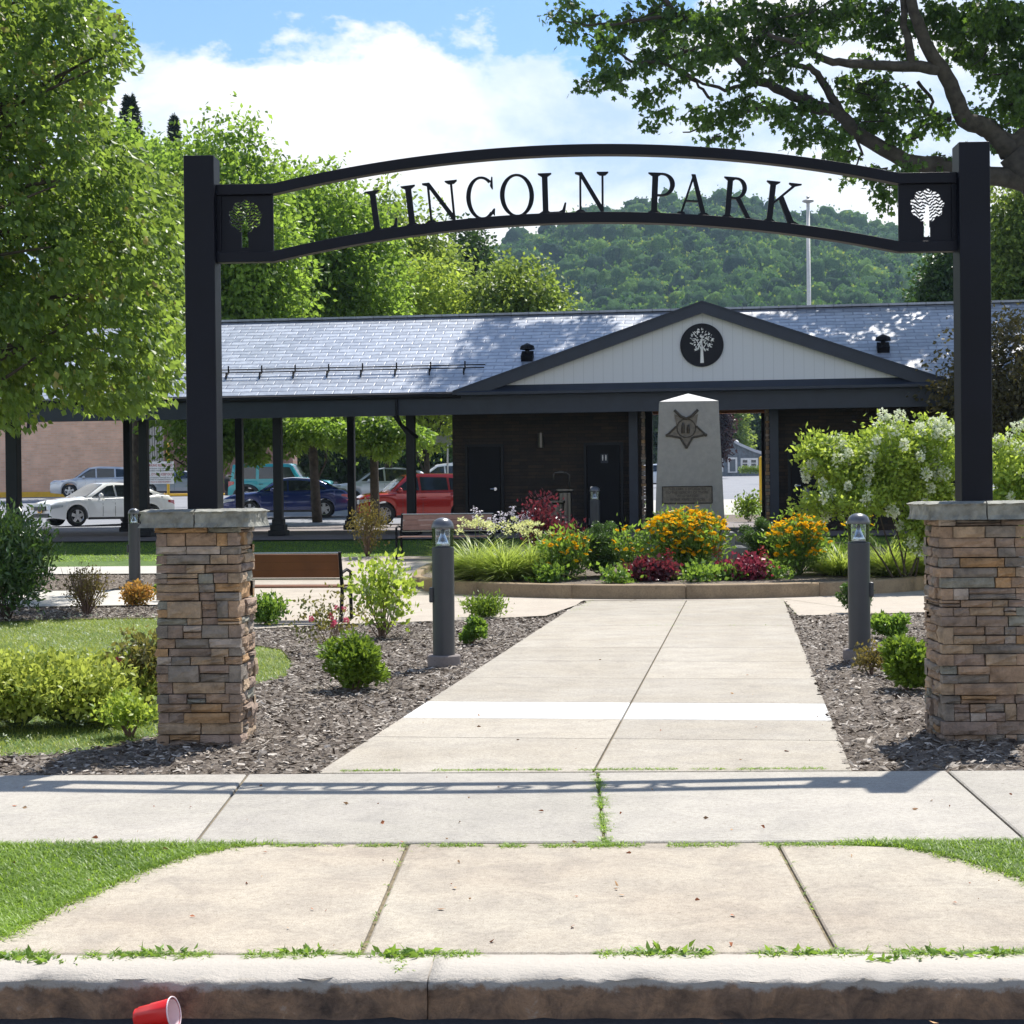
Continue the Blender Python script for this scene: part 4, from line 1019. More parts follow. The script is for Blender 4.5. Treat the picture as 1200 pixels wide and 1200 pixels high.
# ================================================================== benches
def bench(label,loc,rz,mat,L=1.85):
    rt=thing('park_bench',label,'bench',tuple(loc),rz)
    # local: sitter faces -y
    for s in (-1,1):
        f=MB(); x=s*(L/2)
        f.tube([(x,.30,0),(x,.20,.42),(x,.22,.48),(x,.33,.90)],[.024,.026,.026,.02],6)
        f.tube([(x,-.28,0),(x,-.25,.42),(x,-.27,.62)],[.024,.024,.022],6)
        f.tube([(x,-.27,.62),(x,-.05,.66),(x,.26,.62)],.022,6); f.tube([(x,-.25,.41),(x,.21,.42)],.022,6)
        f.build('end_frame',M['black'],rt)
    b=MB()
    for q in range(3): b.box((0,.242+q*.0203,.62+q*.1),(L-.06,.022,.094 if mat is M['benchslat'] else .1005),rx=-.20)
    bo=b.build('backrest',mat,rt)
    c=MB(); c.tube([(-L/2,.318,.885),(L/2,.318,.885)],.013,6); c.tube([(-L/2,.235,.55),(L/2,.235,.55)],.012,6); c.build('back_rail',M['steel'],rt)
    s=MB()
    for i in range(5): s.box((0,-.22+i*.098,.445),(L-.06,.082,.022))
    s.build('seat',mat,rt); return rt
p=gt(392,729); bench('brown panel bench seen from behind beside the left stone pillar',(p[0]-.78,p[1]+.30,p[2]),math.radians(180-8),M['benchwood'])
p=gt(473,656); bench('pinkish brown slatted bench facing the path beside the daylily clump',(p[0]+.82,p[1]+.05,p[2]),-TH,M['benchslat'])
# ================================================================== bollard lights
def bollard(label,loc,first=None):
    if first: return dup(first,loc,None,label)
    rt=thing('bollard_light',label,'bollard light',loc,0,'domed bollard lights of the park')
    b=MB(); b.lathe([(.155,-.05),(.155,.09),(.145,.10),(.02,.10)],n=28); b.build('footing',M['slab'],rt,sm_angle=.5)
    b=MB(); b.lathe([(.103,.09),(.103,1.10),(.098,1.105),(.02,1.105)],n=32); b.build('shaft',M['bollard'],rt,sm_angle=.5)
    b=MB(); b.lathe([(.118,0),(.13,.02),(.13,.07),(.118,.085)],(0,0,0),18,Matrix.Translation((0,0,0)).to_3x3()); 
    o=MB(); o.box((-.112,0,.66),(.04,.10,.14)); o.build('outlet_box',M['bollard'],rt,False,.012)
    b=MB(); b.lathe([(.075,1.107),(.05,1.16),(.022,1.23),(.010,1.275)],n=24); b.build('reflector_cone',M['cone'],rt,True)
    b=MB(); b.lathe([(.099,1.107),(.102,1.28)],n=32,cap=False); b.build('lens',M['glass'],rt,True)
    b=MB(); b.lathe([(.105,1.278),(.107,1.285),(.104,1.31),(.088,1.345),(.06,1.367),(.03,1.378),(.001,1.381)],n=32,cap=False); b.build('dome',M['dome'],rt,True)
    return rt
p=g(520,781); B0=bollard('domed bollard light in mulch left of the path, the largest one',(p[0],p[1]+.1,0)); B0.scale=(1,1,1)
p=g(1010,774); b=bollard('domed bollard light in mulch beside the right stone pillar',(p[0],p[1]+.1,0),B0)
for ch in b.children:
    if ch.name.startswith('outlet_box'): ch.rotation_euler=(0,0,PI)
p=gt(158,686); bollard('small domed bollard light between two walks, behind the left stone pillar',tuple(p),B0)
p=at(697,570,35); bollard('domed bollard light behind the round boxwood, before the restroom door',(p[0],p[1],p[2]-1.381),B0)
p=at(944,571,35.5); bollard('domed bollard light half hidden by the hydrangea, before the right wall',(p[0],p[1],p[2]-1.381),B0)
# ================================================================== drinking fountain, yellow marker posts
p=at(657,640,35.6); fz0=tz(p[0],p[1]); df=thing('drinking_fountain','stainless drinking fountain pedestal in front of the dark stone wall','drinking fountain',(p[0],p[1],fz0),-TH)
b=MB(); b.lathe([(.15,0),(.15,.78),(.19,.82),(.19,.86),(.02,.86)],(-.08,-.05,0),20); b.lathe([(.14,0),(.14,1.02),(.20,1.06),(.20,1.10),(.02,1.10)],(.10,.12,0),20); b.build('pedestal',M['fsteel'],df,sm_angle=.5)
b=MB(); b.tube([(.18,.16,1.10),(.18,.16,1.40),(.12,.13,1.44),(-.12,.10,1.44),(-.14,.09,1.40),(-.14,.08,1.30)],.016,6); b.tube([(-.05,-.05,.86),(-.05,-.05,.93),(-.01,-.08,.95)],.014,6); b.lathe([(.10,1.43),(.12,1.455),(.02,1.475)],(.0,.12,0),16); b.build('bottle_filler',M['fsteel'],df,True)
p=at(958,600,37.2); yb=thing('yellow_cabinet','yellow utility cabinet glimpsed between hydrangea and yellow flowers','cabinet',(p[0],p[1],tz(p[0],p[1])),-TH)
b=MB(); b.box((0,0,.5),(.40,.32,1.0)); b.build('body',M['yellow'],yb,False,.015); b=MB(); b.box((0,-.165,.5),(.30,.012,.84)); b.box((.11,-.178,.55),(.02,.012,.10)); b.build('door',M['yellow'],yb)
# ================================================================== cars
LAMP=plain('lamp_glass',(.55,.58,.6),.08,.2,.8,.2,14,coat=1); TAIL=plain('tail_lamp',(.45,.01,.01),.12,0,.7,.1,10,coat=1)
PLATE=plain('plate_orange',(.85,.42,.04),.5); PLATEB=plain('plate_ink',(.02,.03,.10),.6); RIM=plain('alloy',(.5,.51,.53),.28,.9); TRIM=plain('car_trim',(.02,.02,.022),.5)
def lerp(pts,x):
    if x<=pts[0][0]: return pts[0][1]
    for (a,za),(b,zb) in zip(pts,pts[1:]):
        if x<=b:
            t_=(x-a)/(b-a); t_=t_*t_*(3-2*t_)*.35+t_*.65; return za+(zb-za)*t_
    return pts[-1][1]
def car(name,label,loc,rz,L,Wd,H,top,roof,wr,wx,paintm,wins,boxy=0,clear=.22,spokes=5,rear='sedan',group='cars in the parking lot',plate=True,extra=None):
    """x runs from tail (-) to nose (+). top: bonnet/belt/boot line, roof: greenhouse line, wins: side windows in (x,z)"""
    rt=thing(name,label,'car',tuple(loc),rz,group); mb=MB(); hl=L/2
    xs=set(np.linspace(-hl,hl,64).tolist())
    Ra=wr+.055
    for w_ in wx:
        for a in np.linspace(0,PI,15): xs.add(w_+Ra*math.cos(a))
    xs=sorted(x for x in xs if -hl<=x<=hl)
    def hw(x):
        e=abs(x)/hl; return Wd/2*(1-(.13 if not boxy else .04)*e**(6 if not boxy else 14)-.02*e*e)
    def nose(x,z):
        e=max(0,(abs(x)-hl+.35)/.35); d=((z-.52)/.42); return x-math.copysign(1,x)*e*e*(.085 if not boxy else .04)*d*d
    def zb(x):
        z=clear+max(0,abs(x)-hl+.5)*.12
        for w_ in wx:
            if abs(x-w_)<Ra: z=max(z,wr+math.sqrt(max(0,Ra*Ra-(x-w_)**2)))
        return z
    sh=.09 if not boxy else .05
    def prof(x):
        b=zb(x); t_=max(b+.12,lerp(top,x)); h=hw(x); m=b+(t_-b)*.5
        return [(h*.80,b+.0),(h*.965,b+.005),(h*.99,b+(t_-b)*.22),(h*1.0,m),(h*.985,b+(t_-b)*.74),(h*.955,t_-sh*.55),(h*.90,t_-sh*.15),(h*.72,t_),(0,t_+.035)]
    V=[];k=17
    for x in xs:
        P=prof(x); row=[(nose(x,z),-y,z) for y,z in P]+[(nose(x,z),y,z) for y,z in P[-2::-1]]; V+=row
    F=[]
    for i in range(len(xs)-1):
        for j in range(k-1): F.append((i*k+j,i*k+j+1,(i+1)*k+j+1,(i+1)*k+j))
        F.append((i*k,(i+1)*k,(i+1)*k+k-1,i*k+k-1))
    F+= [tuple(range(k)),tuple((len(xs)-1)*k+j for j in range(k))]
    body=mb.add(V,F).build('body',paintm,rt,sm_angle=.75)
    wl_=MB(); wl_.box((0,0,clear+.16),(L*.86,Wd*.80,.25)); 
    wl_.build('underbody',TRIM,rt)
    # greenhouse
    xa,xd=roof[-1][0],roof[0][0]; belt=lambda x: lerp(top,x)-.03
    def gh(x,z):
        zb_=belt(x); f=(z-zb_)/(H-zb_); return hw(x)*(.93 if not boxy else .95)-f*Wd*(.115 if not boxy else .05)
    gx=np.linspace(xd,xa,36); V=[];k=11
    for x in gx:
        zr=max(lerp(roof,x),belt(x)+.01); zb_=belt(x); hh_=gh(x,zr); 
        P=[(gh(x,zb_),zb_-.05),(gh(x,zb_+(zr-zb_)*.5),zb_+(zr-zb_)*.5),(hh_+.005,zr-.06*(zr-zb_)/.4),(hh_-.05,zr-.012),(hh_*.6,zr+.012),(0,zr+.02)]
        V+=[(x,-y,z) for y,z in P]+[(x,y,z) for y,z in P[-2::-1]]
    F=[(i*k+j,i*k+j+1,(i+1)*k+j+1,(i+1)*k+j) for i in range(len(gx)-1) for j in range(k-1)]+[tuple(range(k)),tuple((len(gx)-1)*k+j for j in range(k))]
    MB().add(V,F).build('roof',paintm,rt,sm_angle=.7)
    def screen(x0,x1,name,inset=.10):
        n=7; V=[]; 
        for i in range(n+1):
            x=x0+(x1-x0)*i/n; z=lerp(roof,x)
            hh_=gh(x,z)-inset+.02
            V+=[(x,y*hh_,z+.026-.012*y*y+.0) for y in (-1,-.5,0,.5,1)]
        F=[(i*5+j,i*5+j+1,(i+1)*5+j+1,(i+1)*5+j) for i in range(n) for j in range(4)]
        MB().add(V,F).build(name,M['carglass'],rt,True)
    rp=roof
    screen(rp[-1][0]-.10,rp[-2][0]+.07,'windshield')
    if rp[1][0]-rp[0][0]>.12: screen(rp[0][0]+.06,rp[1][0]-.05,'rear_window')
    for s in (-1,1):
        for wpoly in wins:
            q=MB(); n=len(wpoly); V=[(x,s*(gh(x,z)+.010),z) for x,z in wpoly]+[(x,s*(gh(x,z)-.01),z) for x,z in wpoly]
            q.add(V,[tuple(range(n)),tuple(range(2*n-1,n-1,-1))]+[(i,i+n,(i+1)%n+n,(i+1)%n) for i in range(n)]); q.build('side_window',M['carglass'],rt)
        q=MB(); x0=rp[-2][0]-(.0 if not boxy else -.1)+.30; z0=belt(x0)+.07; y0=gh(x0,z0)
        q.lathe([(.001,-.06),(.07,-.045),(.085,.0),(.07,.045),(.001,.06)],(x0,s*(y0+.10),z0+.02),10,Matrix.Rotation(PI/2,3,'X')); q.box((x0,s*(y0+.03),z0-.03),(.05,.12,.03)); q.build('mirror',paintm,rt,True)
        # door seams and handles, sill
        q=MB()
        for xh in (.12,-.72) if L>3.9 else (.1,):
            zz=belt(xh)-.14; q.box((xh-.1,s*(hw(xh)*.985+.006),zz),(.19,.022,.028)); 
        q.build('door_handle',paintm if not boxy else TRIM,rt)
        q=MB()
        for xh in (rp[-2][0]+.22,.02,-.86):
            if any(abs(xh-w_)<Ra+.03 for w_ in wx): continue
            zt_=belt(xh)-.05; zm=clear+.1
            for a in range(5):
                f0=zm+(zt_-zm)*a/5; f1=zm+(zt_-zm)*(a+1)/5; zc=(f0+f1)/2; fr=(zc-clear)/(lerp(top,xh)-clear); yy=hw(xh)*(.99 if fr<.3 else 1.0 if fr<.62 else .985 if fr<.8 else .965)
                q.box((xh,s*(yy+.0015),zc),(.010,.008,f1-f0))
        if q.v: q.build('door_seam',TRIM,rt)
        q=MB(); q.box((sum(wx)/2,s*(hw(0)*.965),clear+.03),(abs(wx[1]-wx[0])-2*Ra-.02,.05,.075)); q.build('sill',TRIM,rt)
        # lamps wrap round the corners
        def lamp(xe,zc,h,l,name,mat,dep):
            V=[];n=8
            for i in range(n+1):
                x=xe-math.copysign(1,xe)*l*(i/n)**1.6; y=hw(x)*1.0
                hh_=h*(1-.55*(i/n)) ; V+=[(nose(x,zc)+math.copysign(.018,xe),s*(y*.99+.010),zc-hh_/2+(i/n)*.05),(nose(x,zc)+math.copysign(.012,xe),s*(y*.985+.008),zc+hh_/2+(i/n)*.05)]
            x=nose(xe,zc)+math.copysign(.02,xe); V=[(x,s*Wd/2*dep,zc-h*.42),(x,s*Wd/2*dep,zc+h*.42)]+V
            F=[(2*i,2*i+1,2*i+3,2*i+2) for i in range(n+1)]
            MB().add(V,F).build(name,mat,rt,True)
        lamp(hl,lerp(top,hl)-.12 if not boxy else .88,.15,.42,'headlight',LAMP,.52)
        lamp(-hl,lerp(top,-hl)-.16,.16 if rear=='sedan' else .26,.30,'taillight',TAIL,.62)
        for w_ in wx:
            t_=MB(); y=s*(Wd/2-.115); RXX=Matrix.Rotation(PI/2,3,'X')
            t_.lathe([(wr*.66,-.10),(wr*.93,-.105),(wr,-.075),(wr,.075),(wr*.93,.105),(wr*.66,.10)],(w_,y,wr),28,RXX,cap=False); to=t_.build('tyre',M['rubber'],rt,sm_angle=.8)
            r_=MB(); r_.lathe([(wr*.68,.10),(wr*.62,.085),(wr*.60,.03)],(w_,y,wr),28,Matrix.Rotation(s*-PI/2*-1*-1,3,'X') if False else Matrix.Rotation(PI/2*(1 if s<0 else -1),3,'X'),cap=False)
            yo=y+s*.088
            for j in range(spokes):
                a=2*PI*j/spokes+.3; c_,s2=math.cos(a),math.sin(a); 
                for off in (-.018,.018):
                    r_.box((w_+c_*wr*.33-s2*off*1.5,yo-s*.006,wr+s2*wr*.33+c_*off*1.5),(wr*.66,.022,.036 if spokes>5 else .05),ry=-a)
            r_.lathe([(.001,-.02),(.075,-.012),(.075,.012),(.001,.02)],(w_,yo+s*.004,wr),14,RXX)
            r_.build('rim',RIM,to)
            bk=MB(); bk.lathe([(.001,0),(wr*.66,0)],(w_,yo-s*.05,wr),20,RXX,cap=False); bk.build('brake_disc',TRIM,to)
            for zz in (1,):
                pass
    g_=MB(); zt_=lerp(top,hl)-.13
    xn=nose(hl,zt_)+.012
    if not boxy: g_.box((xn+.01,0,zt_-.02),(.05,Wd*.50,.13)); g_.box((nose(hl,.36)+.012,0,.36),(.03,Wd*.66,.13)); g_.build('grille',TRIM,rt,False,.01)
    else:
        g_.box((xn,0,.95),(.03,Wd*.5,.20)); g_.build('grille',TRIM,rt,False,.01)
    if plate:
        p_=MB(); p_.box((nose(hl,.5)+.03,0,.52),(.016,.31,.155)); po=p_.build('licence_plate',PLATE,rt)
        q_=MB(); q_.box((nose(hl,.5)+.04,0,.515),(.004,.22,.055)); q_.build('plate_number',PLATEB,po)
    if extra: extra(rt,hw,gh,hl)
    return rt
WHT=paint('pearl_white_paint',(.80,.80,.79),0,.25); SIL=paint('silver_paint',(.55,.57,.60),.6,.3); BLU=paint('navy_paint',(.012,.025,.13),.3,.22); RED=paint('red_paint',(.38,.02,.015),.3,.22); TEAL=paint('teal_paint',(.01,.33,.36),.1,.28); SIL2=paint('pale_silver_paint',(.62,.66,.72),.4,.3); GRYP=paint('grey_paint',(.25,.28,.32),.5,.3)
sed_top=[(-2.28,.92),(-2.1,1.02),(-1.6,1.04),(-1.0,.99),(.6,.95),(1.0,.96),(1.5,.92),(2.0,.84),(2.28,.74)]
sed_roof=[(-1.95,1.02),(-.95,1.40),(-.1,1.45),(.25,1.42),(1.12,.93)]
sed_win=[[(.82,.98),(.22,1.33),(.0,1.36),(-.02,.98)],[(-.09,.98),(-.07,1.36),(-.5,1.36),(-.86,1.30),(-.98,1.0)],[(-1.04,1.01),(-.93,1.27),(-1.1,1.22),(-1.42,1.07),(-1.40,1.03)]]
def cpos(px,py,Y): p=at(px,py,Y); return (p[0],p[1],tz(p[0],p[1]))
p=cpos(122,612,58); car('parked_car','white sedan with orange plate parked facing left in front of the silver one',p,PI+math.radians(40),4.56,1.78,1.45,sed_top,sed_roof,.33,(-1.33,1.38),WHT,sed_win)
p=cpos(338,606,62.5); car('parked_car','navy blue sedan parked facing left in front of the teal off-roader',p,PI+math.radians(3),4.55,1.74,1.47,sed_top,[(-1.9,1.02),(-1.05,1.42),(-.2,1.47),(.2,1.44),(1.1,.93)],.32,(-1.35,1.32),BLU,sed_win,plate=False)
suv_top=[(-2.4,1.05),(-2.2,1.10),(-1,1.08),(.9,1.05),(1.3,1.04),(1.9,.97),(2.25,.98),(2.4,.90)]
suv_roof=[(-2.36,1.10),(-2.0,1.62),(-1,1.70),(-.1,1.72),(.35,1.66),(1.25,1.05)]
suv_win=[[(.98,1.11),(.34,1.55),(.05,1.59),(.02,1.10)],[(-.05,1.10),(-.03,1.60),(-.95,1.58),(-.98,1.11)],[(-1.06,1.12),(-1.04,1.57),(-1.65,1.53),(-1.98,1.25),(-1.98,1.15)]]
p=cpos(114,580,94); car('parked_car','silver sport utility vehicle parked along the brick wall behind the white sedan',p,PI+math.radians(10),4.9,1.9,1.72,suv_top,suv_roof,.37,(-1.42,1.42),SIL,suv_win,plate=False,rear='suv')
red_top=[(-2.05,1.0),(-1.9,1.05),(-.5,1.03),(.9,1.02),(1.4,1.0),(1.85,.93),(2.05,.84)]
red_roof=[(-2.02,1.05),(-1.85,1.55),(-1,1.60),(.1,1.61),(.45,1.56),(1.12,1.02)]
red_win=[[(.88,1.08),(.40,1.46),(.15,1.49),(.12,1.07)],[(.05,1.07),(.07,1.50),(-.8,1.48),(-.83,1.08)],[(-.90,1.08),(-.88,1.47),(-1.45,1.42),(-1.6,1.30),(-1.55,1.10)]]
p=cpos(493,610,55); p=(p[0]-.1,p[1],p[2]); car('parked_car','red boxy hatchback parked facing left next to the dark stone wall',p,PI+math.radians(16),4.14,1.8,1.6,red_top,red_roof,.34,(-1.28,1.28),RED,red_win,spokes=7,rear='suv')
def jeep_extra(rt,hw,gh,hl):
    sw=MB(); sw.lathe([(.18,-.12),(.36,-.12),(.40,-.08),(.40,.08),(.36,.12),(.18,.12)],(-hl-.16,0,1.02),24,Matrix.Rotation(PI/2,3,'Y')); sw.lathe([(.001,.10),(.2,.10),(.2,.06)],(-hl-.20,0,1.02),12,Matrix.Rotation(-PI/2,3,'Y')); sw.build('spare_wheel',M['rubber'],rt)
    for s in (-1,1):
        for w_ in (-1.45,1.5):
            f=MB(); f.tube([(w_+.56*math.cos(a),s*.96,.42+.50*math.sin(a)) for a in np.linspace(.0,PI,14)],.07,6); f.build('fender_flare',TRIM,rt,True)
    b=MB(); b.box((hl+.08,0,.58),(.18,1.7,.16)); b.box((-hl-.06,0,.58),(.16,1.7,.16)); b.build('bumper',TRIM,rt,False,.03)
jt=[(-2.2,1.15),(0,1.15),(.85,1.15),(1.2,1.17),(2.05,1.10),(2.2,1.0)]
jr=[(-2.19,1.16),(-2.12,1.84),(0,1.87),(.45,1.85),(.98,1.15)]
jw=[[(.70,1.22),(.42,1.70),(.05,1.72),(.05,1.21)],[(-.08,1.21),(-.08,1.73),(-.92,1.73),(-.92,1.21)],[(-1.06,1.21),(-1.06,1.73),(-1.98,1.71),(-2.02,1.21)]]
p=cpos(333,592,75); car('parked_car','teal off-road vehicle with spare wheel parked behind the navy sedan',p,math.radians(-4),4.6,1.86,1.87,jt,jr,.40,(-1.45,1.5),TEAL,jw,boxy=1,clear=.45,rear='suv',plate=False,extra=jeep_extra)
p=cpos(448,590,72); car('parked_car','pale silver crossover seen between the navy sedan and the red hatchback',p,PI+math.radians(12),4.5,1.82,1.66,suv_top,[(-2.1,1.10),(-1.55,1.52),(-.8,1.64),(-.1,1.66),(.35,1.60),(1.25,1.05)],.35,(-1.38,1.38),SIL2,suv_win[:2]+[[(-1.06,1.12),(-1.04,1.54),(-1.4,1.44),(-1.75,1.25),(-1.7,1.15)]],plate=False)
p=cpos(520,583,80); car('parked_car','white estate car showing only its roof above the red hatchback',p,PI+math.radians(8),4.7,1.85,1.66,suv_top,suv_roof,.35,(-1.4,1.4),WHT,suv_win,plate=False)
p=cpos(535,577,88); car('parked_car','farthest silver car of the row above the red hatchback, at the stone wall',p,PI,4.7,1.85,1.70,suv_top,suv_roof,.35,(-1.4,1.4),SIL2,suv_win,plate=False)
p=cpos(772,564,104); car('parked_car','pale car glimpsed in the passage left of the granite monument',p,math.radians(6),4.6,1.8,1.5,sed_top,sed_roof,.33,(-1.33,1.38),SIL2,sed_win,plate=False)
p=cpos(203,584,96); car('parked_car','dark car just behind the restriction sign at the brick wall',p,PI+.3,4.5,1.8,1.5,sed_top,sed_roof,.33,(-1.33,1.38),GRYP,sed_win,plate=False)
# ================================================================== background buildings
p=at(163,560,100); st=thing('brick_store','long windowless tan brick store wall with yellow kerb behind the silver vehicle','store',(p[0],p[1],tz(p[0],p[1])),math.radians(-2))
b=MB(); b.box((-20,9,4),(40,18,9.0)); b.build('wall',M['brick'],st)
b=MB(); b.box((-20,9,8.6),(40.2,18.2,.3)); b.build('parapet',M['slate'],st)
b=MB(); b.box((-24,-.9,.0),(48,.3,.55)); b.build('yellow_kerb',M['yellow'],st); b=MB(); b.box((-24,-.5,-.12),(48,.6,.6)); b.build('footing',M['brickdark'],st)
b=MB(); b.tube([(-6.4,-.12,5.2),(-6.5,-.12,3.9)],.09,6); b.build('drain_pipe',M['black'],st)
b=MB(); 
for i in range(9): b.box((.16+i*.14,.1,3.4),(.09,.12,6.8))
b.box((.7,.25,3.4),(1.4,.15,6.8)); b.build('corrugated_bay',M['steel'] if False else plain('corrugated',(.45,.43,.40),.5,.3),st)
b=MB(); b.box((5.2,1.2,3.1),(7.6,1.6,6.4)); b.build('annex',M['brickdark'],st); b=MB(); b.box((4.2,.30,3.9),(3.4,.2,.12)); b.build('canopy',M['black'],st)
# restriction sign
p=at(187,600,70); sgz=tz(p[0],p[1]); sg=thing('parking_sign','white notice board on a yellow post, red and black lettering, beyond the white sedan',"notice board",(p[0],p[1],sgz),0)
b=MB(); b.tube([(.36,.05,0),(.36,.05,1.72+1.0)],.06,8); b.lathe([(.06,0),(.04,.1),(.001,.13)],(.36,.05,2.72),8); b.build('post',M['yellow'],sg)
zt=at(187,554-.0,70)[2]-sgz; 
b=MB(); b.box((.02,0,zt),(1.16,.03,.92)); bo=b.build('board',M['whitepaint'],sg,False,.004)
redp=plain('sign_red',(.40,.03,.04),.6); ink=plain('sign_ink',(.08,.07,.09),.6)
for body,s_,dz,mt in (('PARKING RESTRICTED',.155,.30,redp),('TO PATRONS OF THE PARK AND',.072,.17,ink),('CUSTOMERS ONLY DURING EVENTS',.072,.08,ink),('ALL OTHERS KEEP OUT',.15,-.07,redp),('UNAUTHORIZED VEHICLES WILL BE',.066,-.20,ink),('TOWED AT OWNERS EXPENSE',.066,-.28,ink),('BY POLICE ENFORCEMENT',.080,-.38,redp)):
    o=text(body,s_,mt,bo,(.02,-.02,zt+dz),(PI/2,0,0),xs=1.0); wdt=o.dimensions.x
    if wdt>1.08: o.scale=(1.08/wdt,1,1)
p=at(226,590,76); yb=thing('yellow_post','plain yellow bollard with a low yellow rail beside the left gate post','bollard',(p[0],p[1],tz(p[0],p[1])))
b=MB(); b.tube([(0,0,0),(0,0,2.0)],.10,10); b.lathe([(.10,0),(.07,.06),(.001,.08)],(0,0,2.0),10); b.build('pipe',M['yellow'],yb,sm_angle=.6); b=MB(); b.tube([(-1.6,0,.55),(1.5,0,.55)],.05,8); b.build('rail',M['yellow'],yb)
p=at(893,575,66); yb=thing('yellow_post','yellow pipe post at the right edge of the passage beside the cottage','bollard',(p[0],p[1],tz(p[0],p[1])))
b=MB(); b.tube([(0,0,-.1),(0,0,1.9)],.11,10); b.lathe([(.11,0),(.07,.06),(.001,.08)],(0,0,1.9),10); b.build('pipe',M['yellow'],yb,sm_angle=.6)
p=at(524,560,66); rs=thing('street_sign','blank pale sign plate on a steel post left of the dark stone wall','sign',(p[0],p[1],tz(p[0],p[1])))
b=MB(); b.tube([(.02,.05,0),(.02,.05,2.75)],.035,8); b.build('post',M['steel'],rs); zt=at(517,516,66)[2]-rs.location.z; b=MB(); b.box((-.16,0,zt),(.68,.02,.36)); b.build('sign_plate',plain('sign_back',(.42,.42,.40),.6),rs,False,.004)
# cottage beyond the passage
p=at(862,553,165); hs=thing('cottage','small grey shingled cottage with white door frame, white windows and swooping roof','house',(p[0],p[1],at(862,553,165)[2]),math.radians(-3))
kx=165/2000.
hm=plain('cottage_shingle',(.17,.20,.23),.8,0,.2,.3,3)
def hx_(px): return (px-862)*kx
def hz_(py): return (553-py)*kx
b=MB(); rl=[(hx_(825),hz_(497)),(hx_(838),hz_(499)),(hx_(852),hz_(511)),(hx_(868),hz_(520)),(hx_(884),hz_(527)),(hx_(897),hz_(531))]
b.prism([(hx_(800),-1.2),(hx_(897),-1.2),(hx_(897),hz_(532))]+[(x,z-.15) for x,z in rl[::-1]]+[(hx_(800),hz_(515))],0,9); b.build('wall',hm,hs)
b=MB()
rl2=[(hx_(797),hz_(518))]+rl+[(hx_(902),hz_(532.5))]
for (a,za),(c,zc) in zip(rl2,rl2[1:]):
    b.add([(a,-.6,za),(c,-.6,zc),(c,9.4,zc),(a,9.4,za),(a,-.6,za-.28),(c,-.6,zc-.28),(c,9.4,zc-.28),(a,9.4,za-.28)],[(0,1,2,3),(7,6,5,4),(0,4,5,1),(3,2,6,7),(0,3,7,4),(1,5,6,2)])
b.build('roof',plain('cottage_roof',(.45,.47,.50),.6),hs)
def hwin(x0,x1,y0,y1,name='window',mat=None):
    cx,cz=hx_((x0+x1)/2),hz_((y0+y1)/2); w_,h_=(x1-x0)*kx,(y1-y0)*kx
    f=MB(); f.box((cx-w_/2+.09,-.04,cz),(.18,.12,h_)); f.box((cx+w_/2-.09,-.04,cz),(.18,.12,h_)); f.box((cx,-.042,cz+h_/2-.09),(w_,.124,.18)); f.box((cx,-.042,cz-h_/2+.06),(w_,.124,.12)); 
    fo=f.build(name,M['whitepaint'],hs); p_=MB(); p_.box((cx,-.01,cz),(w_-.3,.06,h_-.2)); p_.build('pane' if name!='door' else 'door_leaf',mat or M['carglass'],fo)
    if name=='window': q=MB(); q.box((cx,-.05,cz),(w_-.3,.05,.08)); q.build('sash',M['whitepaint'],fo)
hwin(853,864,536,554,'door',plain('cottage_door',(.14,.16,.18),.6))
hwin(868,878,537,549); hwin(878,888,537,549); hwin(843,847.5,537,553)
b=MB(); 
for s in (-1,1): b.add([(hx_(858.5),-.1,hz_(533)),(hx_(858.5)+s*.28,-.1,hz_(531)),(hx_(858.5)+s*.22,-.1,hz_(532.6)),(hx_(858.5),-.14,hz_(534))],[(0,1,2,3)])
b.build('eagle_ornament',M['black'],hs)
b=MB(); b.lathe([(.18,0),(.22,.25),(.1,.4),(.001,.45)],(hx_(864.5),1,hz_(520.5)),10); b.build('roof_vent',M['whitepaint'],hs)
# light mast
p=at(948,360,125); ms=thing('light_mast','tall slim grey light mast with a flat lamp head rising behind the pavilion roof','light mast',(p[0],p[1],tz(p[0],p[1])))
zt=at(946,238,125)[2]-ms.location.z
b=MB(); b.tube([(0,0,0),(0,0,zt)],[.22,.12],12); b.build('pole',plain('mast_grey',(.62,.60,.57),.5),ms,True)
b=MB(); b.lathe([(.08,-.1),(.15,.0),(.42,.10),(.42,.18),(.22,.28),(.10,.30),(.10,.42),(.16,.45),(.001,.55)],(0,0,zt),16); b.build('lamp_head',plain('lamp_grey',(.30,.30,.30),.5),ms)
# ================================================================== trees
def tb(px,Y): 
    p=at(px,585,Y); return np.array([p[0],p[1],tz(p[0],p[1])-.05])
def tc_(base,px,py,Y): return np.array(at(px,py,Y))-base
MAT_L='lf_left'
# big tree on the left: the crown reaches in from the left, down to head height
B_=np.array([-11.6,27.5,0.0])
lt_=thing('overhanging_tree','large leafy tree reaching in at the left edge over the pavilion roof','tree',tuple(B_)); rl_=np.random.default_rng(21); random.seed(21)
edge=[(-60,112),(0,118),(20,150),(75,158),(105,128),(150,128),(185,160),(215,218),(300,216),(420,216),(455,208),(478,190),(500,60),(515,35)]
Cs=[]
while len(Cs)<5000:
    py=rl_.uniform(-60,515); px=rl_.uniform(-230,222); Y=rl_.uniform(24.8,30.5)
    xm=np.interp(py,[e[0] for e in edge],[e[1] for e in edge]); 
    if px>xm-rl_.exponential(11)-9*abs(math.sin(py*.043+1.1))+4: continue
    if py>470+ (18 if px<40 else 0)+ (12 if 130<px<190 else 0)+rl_.uniform(-14,14)-.0*px: continue
    if math.sin(px*.055+1)*math.sin(py*.045+Y*.9)+.5*math.sin(px*.11+py*.09+Y)<-.20: continue
    Cs.append(at(px,py,Y)-B_)
